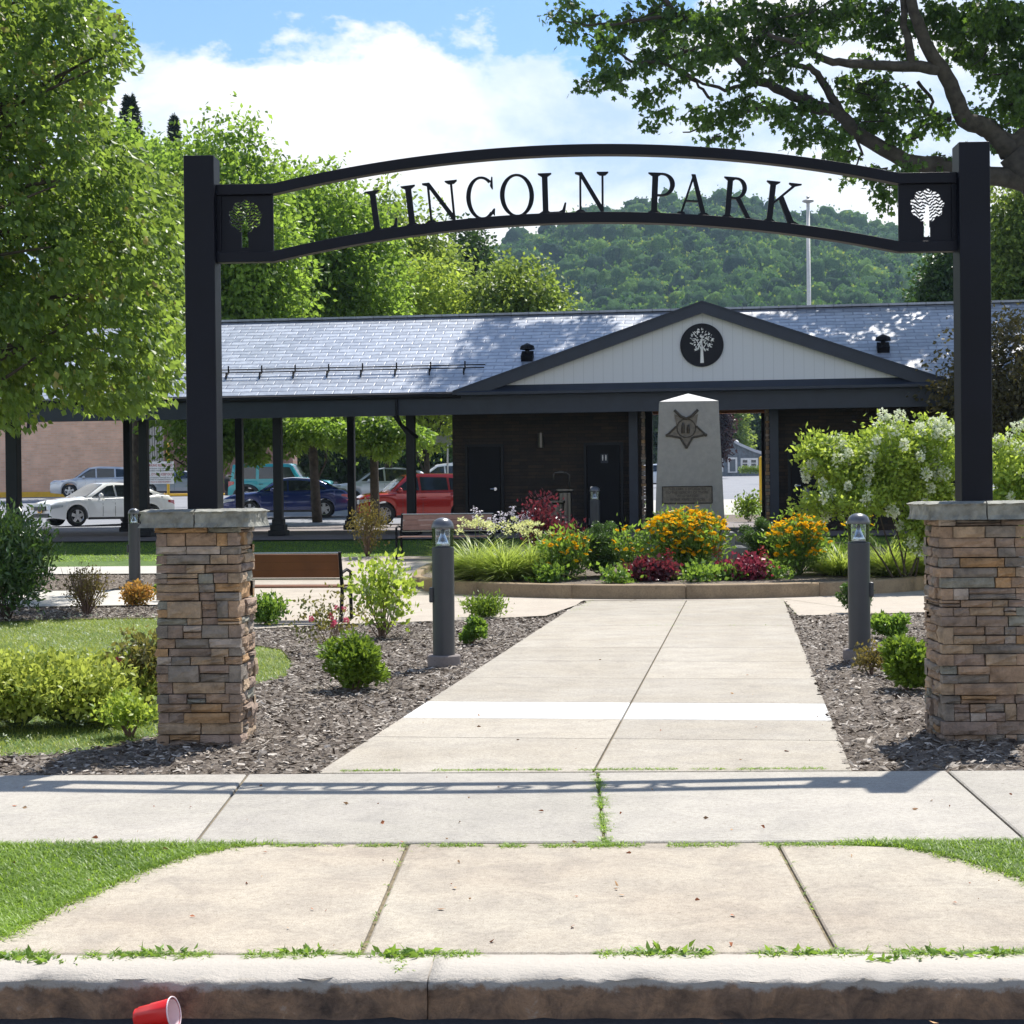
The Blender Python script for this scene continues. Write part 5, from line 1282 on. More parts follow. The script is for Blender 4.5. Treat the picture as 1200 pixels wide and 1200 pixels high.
C=np.array(Cs); tb_=np.clip(.46+.42*pnoise(C,2.1,3)+rl_.normal(size=len(C))*.12,0,1)
V,F,T=sprays(C,C-np.array([0,0,5.5]),16,.132,.185,.9,rl_,.6,False,tb_); npmesh('crown',V,F,M['lf_left'],lt_,T)
mb=MB(); limb(mb,(0,0,-.2),(0.3,0,8.5),.34,.12,.02,9)
for i in range(75):
    c=Vector(C[rl_.integers(len(C))]); st=Vector((0,0,-.2)).lerp(Vector((.3,0,8.5)),min(.95,max(.25,(c.z-1.2)/9))); p=limb(mb,st,st.lerp(c,.95),.095,.014,.08,6,-.15)
    for q in range(3): limb(mb,p[3+q%3],p[4]+Vector([random.uniform(-.5,.5) for _ in range(3)]),.018,.005,.1,3)
mb.build('trunk',M['bark'],lt_,True)
def extra_clumps(root_label,root,pts,n,size,mat,lobed=False,seed=5,droop=.6,name='low_branches'):
    rng=np.random.default_rng(seed); random.seed(seed); b=np.array(root.location); cl=[]; mb=MB()
    for (px,py,Y,r) in pts:
        c=at(px,py,Y)-b; cl.append((c,(r,r,r*.7)))
    V,F,T=clump_leaves(cl,n,size,droop,lobed,rng=rng); npmesh(name,V,F,M[mat],root,T); return cl
# trees behind the pavilion
def btree(name,label,px,Y,pyTop,pyBot,halfpx,mat,n,ls,seed,ncl=60,group='trees behind the pavilion',clump_r=None,bark='bark',**kw):
    b=tb(px,Y); zt=at(px,pyTop,Y)[2]-b[2]; zb=at(px,pyBot,Y)[2]-b[2]; rx=halfpx*Y/2000.; rz=(zt-zb)/2; cz=(zt+zb)/2
    return tree(name,label,'tree',b,zt,(0,0,cz),(rx*1.0,rx*.85,rz*1.0),ncl,int(n*1.15),ls*1.15,mat,bark,.015*zt,clump_r or rx*.24,group=group,seed=seed,**kw)
btree('maple_tree','bright green maple just right of the left gate post, tallest behind the pavilion',252,51,148,540,112,'lf_maple',52000,.16,31,90,lobed=False,fill=.38)
btree('maple_tree','sunlit maple between the left gate post and the letters, behind the roof',372,58,190,520,112,'lf_maple',52000,.16,32,90,fill=.38)
btree('maple_tree','broad mid green tree under the first letters of the arch',455,72,228,520,92,'lf_mid',42000,.20,33,70,fill=.38)
btree('maple_tree','dark rounded maple peering above the arch between hill and lighter trees',552,92,262,520,42,'lf_dark',20000,.24,34,40,fill=.38)
btree('maple_tree','yellowish green small tree below the arch beside the dark rounded maple',500,66,300,520,55,'lf_limeg',16000,.17,35,40,fill=.4)
btree('maple_tree','soft mid green tree at the foot of the hill, right end of the tree row',608,66,305,520,66,'lf_mid',34000,.17,36,60,fill=.38)
btree('maple_tree','dense green tree filling the gap between the left edge and the gate post',160,56,150,470,95,'lf_maple',40000,.17,37,80,fill=.38)
btree('maple_tree','dark green tree at the right gate post above the roof end',1122,74,270,520,52,'lf_dark',26000,.2,38,50,fill=.38)
btree('maple_tree','bright green tree at the right picture edge behind the gate post',1205,60,205,520,58,'lf_mid',34000,.17,39,60,fill=.4)
btree('shade_tree','dark shade tree beyond the parked cars, seen under the pavilion roof at left',395,108,440,590,70,'lf_dark',16000,.3,41,40,group='dark trees beyond the parking lot')
btree('shade_tree','dark shade tree beyond the parked cars close to the stone wall',500,112,430,590,55,'lf_dark',14000,.3,42,36,group='dark trees beyond the parking lot')
btree('shade_tree','dark tree seen in the passage left of the monument',765,185,430,560,45,'lf_dark',12000,.45,43,30,group='dark trees beyond the parking lot')
btree('shade_tree','dark tree directly behind the cottage roof',895,200,440,560,42,'lf_dark',14000,.45,44,36,group='dark trees beyond the parking lot')
btree('shade_tree','lighter green tree behind the cottage beside the monument',852,188,440,560,22,'lf_mid',9000,.42,45,24,group='dark trees beyond the parking lot')
btree('plum_tree','purple leaved tree at the left corner of the cottage',843,150,462,536,10,'lf_purple',5000,.3,46,16,group=None)
# low maple boughs hanging beneath the eave level behind the pavilion
for lab,px0,Y0,pts,sd in (('maple boughs hanging into the view right of the middle pavilion posts',440,50,[(385,505,50,.7),(415,515,50,.65),(445,520,50,.6),(470,505,50,.6),(440,500,50,.7),(490,512,50,.5),(455,530,50,.4),(355,500,50,.6)],7),
                         ('maple boughs hanging beside the left gate post beneath the pavilion roof',250,50,[(228,498,50,.5),(262,505,50,.6),(290,515,50,.6),(310,505,50,.6),(300,535,50,.4),(232,520,50,.4),(265,530,50,.35),(340,520,50,.5),(228,500,50,.45)],8)):
    b=tb(px0,Y0+1.5); r_=thing('young_maple',lab,'tree',tuple(b),0,'low maples just behind the pavilion'); cl=extra_clumps('',r_,pts,4200,.17,'lf_maple',seed=sd,name='crown')
    mb=MB(); top=Vector((0,0,3.6)); limb(mb,(0,0,-.2),top,.16,.10,.02,5)
    for c,r in cl: limb(mb,top*.8,Vector(c),.05,.012,.1,5)
    mb.build('trunk',M['bark'],r_,True)
# spruces
def spruce(label,px,Y,pyT,w_,seed):
    b=tb(px,Y); h=at(px,pyT,Y)[2]-b[2]; rng=np.random.default_rng(seed); rt=thing('spruce_tree',label,'tree',tuple(b),0,'spruces poking above the maples')
    P=[];D=[]
    for i in range(70):
        z=h*(.35+.65*i/70); R=w_*(1-(i/70))*1.0+.12
        for k in range(9):
            a=rng.uniform(0,2*PI); m=26; t_=rng.random(m); p=np.stack([np.cos(a)*R*t_,np.sin(a)*R*t_,z-.25*R*t_+.12*R*t_**2*2+rng.normal(size=m)*.08],1); P.append(p); D.append(np.stack([np.full(m,np.cos(a)),np.full(m,np.sin(a)),rng.normal(size=m)*.6-.2],1)+rng.normal(size=(m,3))*.5)
    V,F,T=leaf_arrays(np.concatenate(P),np.concatenate(D),.30,.35,rng=rng); npmesh('crown',V,F,M['needle'],rt,T); mb=MB(); mb.tube([(0,0,0),(0,0,h)],[.3,.02],8); mb.build('trunk',M['bark'],rt)
spruce('dark spruce tip above the maples, wider one',158,95,112,3.6,1); spruce('thin dark spruce tip above the maples near the left gate post',209,110,136,2.1,2)
# big tree at the right: heavy limbs reaching left above the roof
TB=np.array([16.2,42.0,.7]); bt=thing('spreading_tree','old spreading tree whose heavy limbs reach in from the right above the roof','tree',tuple(TB))
YT=42.0; wd=MB(); random.seed(12); rngt=np.random.default_rng(77)
def L3(px,py,dy=0): return Vector(at(px,py,YT+dy)-TB)
def lim(pts,r,dys=None):
    P=[L3(px,py,(dys[i] if dys else 0)) for i,(px,py) in enumerate(pts)]; Q=[]
    for i in range(len(P)-1):
        for k in range(4): Q.append(P[i].lerp(P[i+1],k/4)+Vector([random.uniform(-1,1)*.035 for _ in range(3)]))
    Q.append(P[-1]); n=len(Q)-1; rs=[r[0]+(r[1]-r[0])*i/n for i in range(n+1)]; wd.tube(Q,[q*.8 for q in rs],9); return P
k=YT/2000.
wd.tube([Vector((0,0,-.3)),Vector((-.1,0,3)),L3(1262,300),L3(1215,215),L3(1185,180)],[.8,.66,.52,.42,.34],12)
lim([(1215,215),(1160,205),(1110,195),(1060,188),(1010,160),(985,133),(930,112),(890,95),(850,50),(790,15),(770,-20)],(.32,.06))
lim([(985,133),(940,128),(890,126),(860,135)],(.13,.04))
lim([(985,133),(965,95),(950,80),(925,75)],(.15,.07))
lim([(1185,180),(1160,152),(1130,140),(1115,100),(1090,60),(1070,15),(1060,-40)],(.34,.13),[0,0,-.3,-.6,-1,-1.3,-1.5])
lim([(1100,80),(1060,78),(1010,76),(975,72),(940,55),(900,40)],(.19,.06),[-.8,-1,-1.4,-1.6,-2,-2.2])
lim([(1068,76),(1060,30),(1058,-30)],(.13,.09),[-1,-1,-1.3])
lim([(1075,95),(1095,120),(1085,135),(1060,145)],(.06,.03)); lim([(1115,140),(1085,132),(1060,100)],(.10,.04)); lim([(1185,180),(1220,140),(1240,60)],(.25,.15)); lim([(1150,150),(1185,165),(1210,150)],(.2,.15))
lim([(890,95),(850,105),(815,95),(800,84)],(.07,.03)); lim([(835,118),(815,95),(800,80)],(.05,.03)); lim([(815,95),(780,75),(740,72),(715,55),(690,40)],(.07,.02),[0,-.3,-.5,-.5,-.5]); lim([(850,50),(800,60),(760,75),(735,85),(705,95)],(.07,.02)); lim([(790,15),(740,25),(700,30),(660,25)],(.06,.02)); lim([(925,75),(900,85),(870,90)],(.06,.02))
lim([(1115,195),(1090,205),(1060,220),(1030,215)],(.05,.02)); lim([(860,135),(830,150),(800,155)],(.05,.02)); lim([(1000,150),(1010,180),(1000,200)],(.05,.02))
cl=[]
def puff(px,py,r,dy=0): c=L3(px,py,dy); q=r*k; cl.append((np.array(c),(q,q,q*.72)))
hand=[(650,18,9),(672,38,10),(690,25,12),(712,50,16),(735,30,22),(700,65,10),(665,5,8),(688,98,9),(712,90,14),(738,82,15),(760,65,18),(775,40,22),(795,20,24),(770,10,18),(825,30,22),(850,20,20),(722,98,7),(760,112,11),(778,102,10),(795,60,16),(820,70,18),(845,60,20),(775,130,6),(766,148,6),(815,135,11),(830,142,12),(848,128,12),(862,140,9),(870,118,12),(885,125,12),(835,162,8),(858,160,7),(870,90,14),(880,50,24),(905,25,26),(930,45,22),(920,80,16),(900,70,20),(945,20,24),(955,50,14),(975,20,20),(880,15,20),(800,88,9),(908,130,14),(925,140,13),(945,125,14),(935,165,10),(955,150,12),(975,165,16),(990,180,12),(975,185,9),(1005,145,20),(1020,120,18),(1035,135,16),(1000,110,14),(985,95,10),(1045,155,13),(1060,130,15),(1030,100,14),(1010,100,12),(1045,110,12),(1075,115,10),(1080,150,11),(1065,165,9),(1095,140,10),(1105,150,9),(1012,72,10),(1040,40,18),(1055,60,12),(1035,15,20),(1000,10,20),(1010,35,10),(1090,15,22),(1110,40,18),(1120,20,20),(1140,30,24),(1120,60,14),(1150,70,20),(1170,40,26),(1190,20,26),(1160,90,14),(1190,75,24),(1180,125,18),(1200,105,24),(1170,150,12),(1200,140,20),(1140,60,14),(1155,10,24),(1025,212,10),(1040,222,11),(1035,235,6),(1050,205,12),(1065,200,10),(1000,207,3),(1030,200,7),(1140,130,6),(1145,175,7),(1215,60,30),(1230,120,26),(1100,185,6),(1085,190,5),(1165,20,22),(1075,35,10)]
for px,py,r in hand:
    puff(px,py,r,rngt.normal()*1.2)
for i in range(210):   # the crown above and beyond the frame, which shades the roof
    px=rngt.uniform(690,1420); py=rngt.uniform(-210,-48); 
    if (px-1120)**2/520**2+(py+20)**2/260**2>1: continue
    puff(px,py,rngt.uniform(18,34),2.0+rngt.normal()*2.4)
rn=np.random.default_rng(5)
CC=[];OO=[]
for c,r in cl[:len(hand)]:
    m=max(4,int(14*(r[0]/(16*k))**1.7)); d=unit(rn.normal(size=(m,3))); CC.append(c+d*(rn.random((m,1))**.5)*np.array(r)*1.05); OO.append(d)
CC=np.concatenate(CC); OO=np.concatenate(OO); V,F,T=sprays(CC,OO,11,.165,.30,.95,rn,.6,True); npmesh('foliage',V,F,M['lf_right'],bt,T)
V,F,T=clump_leaves(cl[len(hand):],21000,.22,.9,False,rng=rn,width=.8); npmesh('upper_crown',V,F,M['lf_right'],bt,T)
tw=wd; random.seed(3)
for px,py,r in hand:
    a=L3(px,py); 
    for q in range(2): tw.tube([a+Vector([random.uniform(-1,1)*r*k*.9 for _ in range(3)]),a+Vector((.05,0,.05)),a+Vector((random.uniform(.2,1)*r*k*1.6,random.uniform(-.2,.2),random.uniform(.0,.8)*r*k))],[.008,.014,.022],4)
wd.build('trunk',M['barkgrey'],bt,True)
# brown-green small tree at the right end of the pavilion
b=tb(1165,34.5); tree('purple_leaf_tree','low brownish green tree in front of the right end of the pavilion','tree',b,4,(.5,0,2.9),(1.75,1.3,1.75),46,15000,.10,'lf_brown','bark',.10,.42,seed=61,fill=.42)
# ================================================================== wooded hill
def skyl(a): # ridge elevation (dz/dy) against bearing tan(x/y)
    pts=[(-.6,.02),(-.25,.10),(-.08,.125),(-.005,.152),(.025,.161),(.05,.1695),(.08,.1735),(.115,.178),(.137,.1765),(.175,.1665),(.225,.158),(.26,.146),(.35,.12),(.5,.08),(1.0,.02)]
    return float(np.interp(a,[p[0] for p in pts],[p[1] for p in pts]))
def hillz(x,y):
    a=x/y; Y0,Y1=380.,860.; t_=min(1,max(0,(y-Y0)/(Y1-Y0))); zr=CAMH+skyl(a)*860-9; s=t_**1.15
    return 8+(zr-8)*s+6*math.sin(x*.021+1)*math.sin(y*.017)*math.sin(PI*t_)-max(0,y-860)*.25
V=[];F=[];nx,ny=120,50
for j in range(ny+1):
    y=370+ (1150-370)*j/ny
    for i in range(nx+1):
        a=-.6+1.6*i/nx; V.append((a*y,y,hillz(a*y,y)-1.0))
for j in range(ny):
    for i in range(nx): F.append((j*(nx+1)+i,j*(nx+1)+i+1,(j+1)*(nx+1)+i+1,(j+1)*(nx+1)+i))
hillm=plain('hill_floor',(.03,.05,.02),.9); struct(npmesh('hill',V,F,hillm,None,None,True))
def icos(sub):
    bm=bmesh.new(); bmesh.ops.create_icosphere(bm,subdivisions=sub,radius=1); v=np.array([p.co[:] for p in bm.verts]); f=np.array([[q.index for q in p.verts] for p in bm.faces]); bm.free(); return v,f
iv,if_=icos(4); rh=np.random.default_rng(9); variants=[]
from mathutils import noise as mnoise
for q in range(7):
    o=Vector((q*7.3,q*3.1,0)); vv=[]
    for p in iv:
        P=Vector(p); n=.30*mnoise.noise(P*1.9+o)+.20*mnoise.noise(P*4.6+o)+.16*mnoise.noise(P*10.5+o); vv.append(P*(1+n))
    variants.append(np.array([v[:] for v in vv]))
def forestmat():
    m,t,b=newmat('forest'); a=t.N('ShaderNodeAttribute',attribute_name='tint').outputs['Fac']; p=t.N('ShaderNodeNewGeometry').outputs['Position']
    c=t.ramp(a,[(0,(.02,.07,.03)),(.45,(.065,.16,.035)),(.8,(.16,.29,.045)),(1,(.27,.34,.06))]); n=t.noise(1.5,5,.75,p)
    c=t.mix(1.0,c,t.ramp(n,[(.35,(.5,.55,.5)),(.65,(1.45,1.4,1.2))]),'MULTIPLY'); t.L(c,b.inputs['Base Color']); b.inputs['Roughness'].default_value=.9; b.inputs['Specular IOR Level'].default_value=.1
    t.L(t.bump(t.noise(1.1,6,.8,p),1,1.2),b.inputs['Normal'])
    tr=t.N('ShaderNodeBsdfTranslucent'); t.L(t.mix(1.0,c,(1.6,1.5,.9),'MULTIPLY'),tr.inputs['Color']); mx=t.N('ShaderNodeMixShader'); mx.inputs[0].default_value=.3
    t.L(b.outputs[0],mx.inputs[1]); t.L(tr.outputs[0],mx.inputs[2]); t.L(mx.outputs[0],t.n['Material Output'].inputs[0]); return m
FM=forestmat(); Vs=[];Fs=[];Ts=[];o=0; pts=[]
y=400.
while y<880:
    sp=5.6+ (y-400)*.0045; x=-.16*y
    while x<.46*y:
        xx=x+rh.normal()*1.6; yy=y+rh.normal()*2.0; r=rh.uniform(3.0,5.6)*(1+.1*rh.normal())
        if yy<864: pts.append((xx,yy,r))
        x+=sp*rh.uniform(.75,1.35)
    y+=6.6+(y-400)*.010
keep=[]
for xx,yy,r in pts:
    z=hillz(xx,yy); 
    keep.append((xx,yy,z,r))
print('forest crowns',len(keep))
lo_v,lo_f=icos(3); lo_var=[]
for q in range(7):
    oo=Vector((q*5.3,q*2.1,4)); lo_var.append(np.array([(Vector(p)*(1+.32*mnoise.noise(Vector(p)*2.0+oo)+.24*mnoise.noise(Vector(p)*5.2+oo)))[:] for p in lo_v]))
for xx,yy,z,r in keep:
    q=rh.integers(7); a=rh.uniform(0,2*PI); c_,s_=math.cos(a),math.sin(a)
    v,f=lo_var[q],lo_f
    hs_=rh.uniform(.95,1.5); R=np.array([[c_,-s_,0],[s_,c_,0],[0,0,1]]); v=(v@R.T)*np.array([r,r,r*hs_])+np.array([xx,yy,z+r*.9])
    tt_=np.clip(rh.normal(.42,.25),0,1); Vs.append(v);Fs.append(f+o);Ts.append(np.full(len(v),tt_*.8));o+=len(v)
    m_=85; P=v[rh.integers(0,len(v),m_)]; c0=np.array([xx,yy,z+r*.9]); P=c0+(P-c0)*rh.uniform(.9,1.14,(m_,1)); D=(P-c0)+rh.normal(size=(m_,3))*r*.7
    lv,lf,lt=leaf_arrays(P,D,1.25,.85,tint=np.clip(tt_+rh.normal(size=m_)*.22,0,1),rng=rh); Vs.append(lv);Fs.append(lf+o);Ts.append(lt);o+=len(lv)
tag(npmesh('hillside_forest',np.concatenate(Vs),np.concatenate(Fs),FM,None,np.concatenate(Ts)),'dense broadleaf forest covering the hill behind the pavilion','forest',kind='stuff')
del Vs,Fs
# far tree belt at the foot of the hill, seen only in slits under the roof
rb=np.random.default_rng(19); cl=[]
for i in range(260):
    x=rb.uniform(-75,75); c=(x,rb.uniform(255,275),tz(0,260)+rb.uniform(1,13)); s=rb.uniform(2,3.6); cl.append((np.array(c),(s,s,s)))
V,F,T=clump_leaves(cl,60000,.7,.2,rng=rb); tag(npmesh('far_tree_belt',V,F,M['lf_dark'],None,T),'far belt of trees closing the view beyond the parking lot','trees',kind='stuff')
# ================================================================== planting
def gp3(px,py): return gt(px,py)
def pxr(base,px): return px*base[1]/2000.
# --- foreground beds
b=gp3(415,808); shrub('boxwood_shrub','dense bright green mounded shrub in mulch, nearest the path on its left',b,(.29,.29),.40,7000,.050,'lf_box',26,.42,5,seed=1,droop=-.5,width=.5,z0=.02,loose=False)
b=gp3(551,755); shrub('boxwood_shrub','small bright green shrub just right of the large left bollard light',b,(.17,.17),.26,2600,.045,'lf_green',14,.45,3,seed=2,droop=-.5,z0=.02,loose=False)
b=gp3(568,724); shrub('juniper_shrub','loose low spiky shrub behind the small bright one beside the plaza edge',b,(.24,.2),.23,1800,.06,'lf_box',16,.4,5,seed=3,droop=-.9,width=.35,z0=.02)
b=gp3(312,733); shrub('spirea_shrub','small light green shrub just right of the left stone pillar',b,(.20,.18),.32,1700,.06,'lf_green',14,.4,5,seed=4,droop=-.5)
b=gp3(1043,749); shrub('boxwood_shrub','light green shrub behind the right bollard light',b,(.21,.19),.30,2200,.055,'lf_green',14,.45,3,seed=5,droop=-.5,z0=.02,loose=False)
b=gp3(1060,808); shrub('boxwood_shrub','deeper green shrub between the right bollard light and the right pillar',b,(.25,.24),.38,4200,.055,'lf_box',20,.42,4,seed=6,droop=-.5,z0=.02,loose=False)
b=gp3(1010,722)+np.array([.05,.6,0]); shrub('boxwood_shrub','sliver of green shrub hidden behind the right bollard light',b,(.22,.2),.40,2200,.05,'lf_boxd',14,.45,3,seed=7,z0=.02,loose=False)
b=gp3(1022,790); shrub('brown_perennial','faded brownish low perennial at the foot of the right bollard light',b,(.16,.12),.22,500,.04,'lf_bronzey',10,.4,6,seed=8)
b=gp3(162,710); shrub('orange_shrub','small orange and green shrub in mulch left of the left stone pillar',b,(.20,.18),.30,1700,.055,'lf_orange',12,.45,4,seed=9,z0=.02)
b=gp3(190,705); shrub('green_perennial','sprig of green leaves touching the left pillar behind the orange shrub',b,(.12,.1),.34,500,.06,'lf_green',7,.4,4,seed=19)
b=gp3(102,720); r_=shrub('brown_shrub','upright brown half bare shrub in mulch left of the left pillar',b,(.34,.30),.66,1500,.035,'lf_bronzey',26,.16,0,seed=10,droop=-1)
mb=MB(); random.seed(2)
for i in range(46):
    a=random.uniform(0,2*PI); R=random.uniform(.05,.36); h=random.uniform(.4,.68); x,y=R*math.cos(a),R*math.sin(a)
    mb.tube([(x*.1,y*.1,0),(x*.45,y*.45,h*.4),(x*.9,y*.9,h*.8),(x,y,h)],[.008,.006,.004,.002],4)
    for k_ in range(3): mb.tube([(x*.6,y*.6,h*.5),(x*.6+random.uniform(-.08,.08),y*.6+random.uniform(-.08,.08),h*.5+random.uniform(.08,.22))],[.003,.001],3)
mb.build('stem',M['twig'],r_)
b=gp3(431,652); r_=shrub('bronze_shrub','upright bronze green twiggy shrub on the lawn left of the slatted bench',b,(.42,.34),1.12,1700,.05,'lf_bronzey',34,.16,22,seed=11,droop=-1)
b=gp3(448,747); shrub('young_hydrangea','open young hydrangea with white flower heads left of the large bollard light',b,(.36,.32),.92,1050,.075,'lf_limeg',26,.17,26,stem_mat='twig',seed=12,droop=-.2,blossom=('pet_white',9,.045,.035),stem_r=.007)
b=gp3(385,765); r_=shrub('rose_bush','sparse leggy rose bush with a few red blooms before the brown bench',b,(.42,.28),.62,520,.045,'lf_rose',22,.16,16,seed=13,droop=-.2,blossom=('pet_pink',7,.018,.022),stem_r=.005)
# yellow-green spirea drift and rose at its right
for i,(px,py,rx,h) in enumerate([(-40,850,.50,.46),(22,850,.50,.48),(80,849,.46,.45),(130,842,.36,.40)]):
    lab=['yellow green spirea clump cut by the left picture edge','yellow green spirea clump second from the left edge','yellow green spirea clump third from the left edge','yellow green spirea clump next to the dark rose bush'][i]
    b=gp3(px,py); shrub('spirea_shrub',lab,b,(rx,.42),h,3600,.05,'lf_lime',34,.24,14,seed=20+i,droop=-.5,stem_mat='stem',group='yellow green spirea drift on the left',z0=.05)
b=gp3(170,838); shrub('rose_bush','dark leaved rose bush touching the left stone pillar',b,(.26,.3),.58,2600,.05,'lf_rose',22,.28,8,seed=26,droop=-.1,blossom=('pet_pink',4,.016,.02))
b=gp3(165,852)+np.array([0,-.35,0]); shrub('spirea_shrub','short yellowish shrub before the dark rose bush',b,(.18,.14),.24,700,.045,'lf_limeg',9,.35,4,seed=27,droop=-.3)
# rhododendron at the left edge
b=gp3(8,726); shrub('rhododendron','dark glossy rhododendron at the left edge of the picture',b,(.62,.6),1.45,7500,.10,'lf_rhodo',60,.2,14,seed=30,droop=-.15,width=.32,stem_mat='bark',z0=.1)
# --- circular bed
def bedpt(px,py,Y): p=at(px,py,Y); return np.array([p[0],p[1],soilz(p[0],p[1])-.01])
def grassclump(name,label,base,R,h,n,mat,bw=.018,seed=1,cat_='perennial'):
    rng=np.random.default_rng(seed); rt=thing(name,label,cat_,tuple(base)); a=rng.uniform(0,2*PI,n); rr=np.sqrt(rng.random(n))
    P=np.stack([np.cos(a)*rr*R*.45,np.sin(a)*rr*R*.45,np.zeros(n)],1); D=np.stack([np.cos(a)*rr*1.25,np.sin(a)*rr*1.25,np.full(n,1.0)],1)+rng.normal(size=(n,3))*np.array([.3,.3,.25])
    V,F,T=blades(n,P,D,h*1.3*(1-.35*rng.random((n,1))**2)*(1.08-.35*rr[:,None]**2),bw,.52,rng=rng,seg=5,tint=np.clip(.5+.3*np.sin(a*5+seed)+rng.normal(size=n)*.25,0,1)); V[:,2]=np.maximum(V[:,2],.01); npmesh('leaf_blades',V,F,M[mat],rt,T); return rt,rng
def spikes(rt,rng,pts,mat,part='flower_spike',l=.36,s=.045):
    parts=[];mb=MB()
    for p in pts:
        m=46; t_=rng.random(m)**.8; q=p+np.stack([rng.normal(size=m)*.022,rng.normal(size=m)*.022,t_*l],1); d=np.stack([rng.normal(size=m),rng.normal(size=m),rng.normal(size=m)*.3-.2],1); parts.append(leaf_arrays(q,d,s,.6,rng=rng)); mb.tube([(p[0]*.6,p[1]*.6,0),tuple(p),(p[0],p[1],p[2]+l)],[.008,.006,.003],4)
    V,F,T=cat(parts); npmesh(part,V,F,M[mat],rt,T); mb.build('stalk',M['stem'],rt)
for i,(px,Y,R,h) in enumerate([(558,29.0,.42,.66),(592,28.4,.46,.66),(622,28.6,.40,.60)]):
    b=bedpt(px,680,Y); rt,rng=grassclump('daylily',['arching daylily clump at the left end of the round bed','arching daylily clump in the middle of the left group','arching daylily clump beside the small yellow flowers'][i],b,R*1.35,h*1.42,1500,'blade',.022,seed=40+i)
    cl=[(np.array([rng.normal()*R*.6,rng.normal()*.3,h*1.38+rng.normal()*.05]),(.06,.06,.04)) for _ in range(14)]; V,F,T=clump_leaves(cl,330,.05,-.6,rng=rng,width=.5); npmesh('blossom',V,F,M['pet_cream'],rt,T)
for i,(pts,Y,lab) in enumerate([([(556,612),(562,618),(573,625),(580,622),(587,618)],30.2,'lilac flower spikes rising at the left end of the round bed'),([(592,620),(601,612),(607,624),(613,622),(618,618)],30.4,'lilac flower spikes rising beside the dark red shrub')]):
    b=bedpt(pts[2][0],640,Y); rt,rng=grassclump('hosta',lab,b,.35,.35,260,'lf_green',.07,seed=50+i); spikes(rt,rng,[np.array(at(px,py+4,Y))-b for px,py in pts],'pet_lilac')
b=bedpt(634,640,30.6); shrub('ninebark','dark red leaved shrub with shoots standing up before the stone wall',b,(.40,.32),1.38,1500,.075,'lf_dred',50,.17,16,seed=55,droop=-.6)
b=bedpt(668,650,31.0); shrub('ninebark','shorter dark red shrub between fountain and round boxwood',b,(.30,.25),.92,520,.075,'lf_dred',22,.18,8,seed=56,droop=-.6)
b=bedpt(708,680,28.4); shrub('globe_boxwood','clipped round boxwood left of the monument',b,(.50,.48),.95,15000,.036,'lf_boxd',60,.24,4,seed=57,droop=-.2,z0=0,fill=.3,loose=False)
b=bedpt(893,678,29.2); shrub('globe_boxwood','clipped round boxwood right of the monument',b,(.47,.45),.95,13000,.036,'lf_boxd',60,.24,4,seed=58,droop=-.2,z0=0,fill=.3,loose=False)
b=bedpt(905,640,31.2); rt,rng=grassclump('grass_tuft','upright blue green grass tuft behind the right round boxwood',b,.3,.95,320,'lf_boxd',.02,seed=59)
def sunflowers(lab,px,Y,rx,h,nf,nl,seed,py0=690,low=.45,size=.075):
    b=bedpt(px,py0,Y); rng=np.random.default_rng(seed); rt=shrub('false_sunflower',lab,b,(rx,rx*.75),h,nl,.095,'lf_green',34,.22,16,stem_mat='stem',seed=seed,droop=.0,width=.42,group='yellow flowering perennials in the round bed')
    pts=[]
    for i in range(nf):
        a=rng.uniform(0,2*PI); r=math.sqrt(rng.random()); x,y=r*math.cos(a)*rx*1.05,r*math.sin(a)*rx*.8
        z=h*(1.02-.25*r*r)+rng.normal()*.04
        if rng.random()<low: z=h*rng.uniform(.35,.95); y=-abs(rx*.8*math.sqrt(max(0,1-(x/rx/1.05)**2)))*rng.uniform(.75,1.05)
        pts.append(np.array([x,y,z]))
    daisies(rt,pts,size*1.3,rng); mb=MB()
    for p in pts[::2]: mb.tube([(p[0]*.85,p[1]*.85,p[2]-.22),tuple(p)],[.005,.004],4)
    mb.build('stalk',M['stem'],rt); return rt
sunflowers('full mound of yellow flowers directly before the monument, the largest',805,28.3,.66,1.06,270,4300,60,low=.30,size=.085)
sunflowers('yellow flowers right of the right round boxwood',936,28.3,.50,.98,130,2200,61,low=.5,size=.085)
sunflowers('low straggling yellow flowers between daylilies and round boxwood',664,28.0,.38,.74,46,1400,62,low=.5)
sunflowers('few yellow flowers on long stalks beside the left round boxwood',738,28.0,.26,.84,16,420,63,low=.5)
sunflowers('few yellow flowers left of the right bollard light above the grass clump',1008,29.3,.30,1.0,9,500,64,low=.2)
for i,(px,Y,R,h) in enumerate([(985,28.4,.40,.56),(1040,28.6,.46,.60),(1075,28.9,.42,.60)]):
    b=bedpt(px,680,Y); grassclump('daylily',['arching daylily clump left of the right bollard light','arching daylily clump right of the right bollard light','arching daylily clump behind the right stone pillar'][i],b,R*1.35,h*1.3,1300,'blade',.022,seed=70+i)
for i,(px,Y,R,lab) in enumerate([(763,27.3,.40,'mound of dark red coral bells left of the middle yellow flowers'),(873,27.4,.44,'mound of dark red coral bells right of the middle yellow flowers')]):
    b=bedpt(px,685,Y); shrub('coral_bells',lab,b,(R*.85,.28),.30,1500,.075,'lf_dred' if i==0 else 'lf_red',22,.35,0,seed=80+i,droop=-.1,width=.9,z0=0)
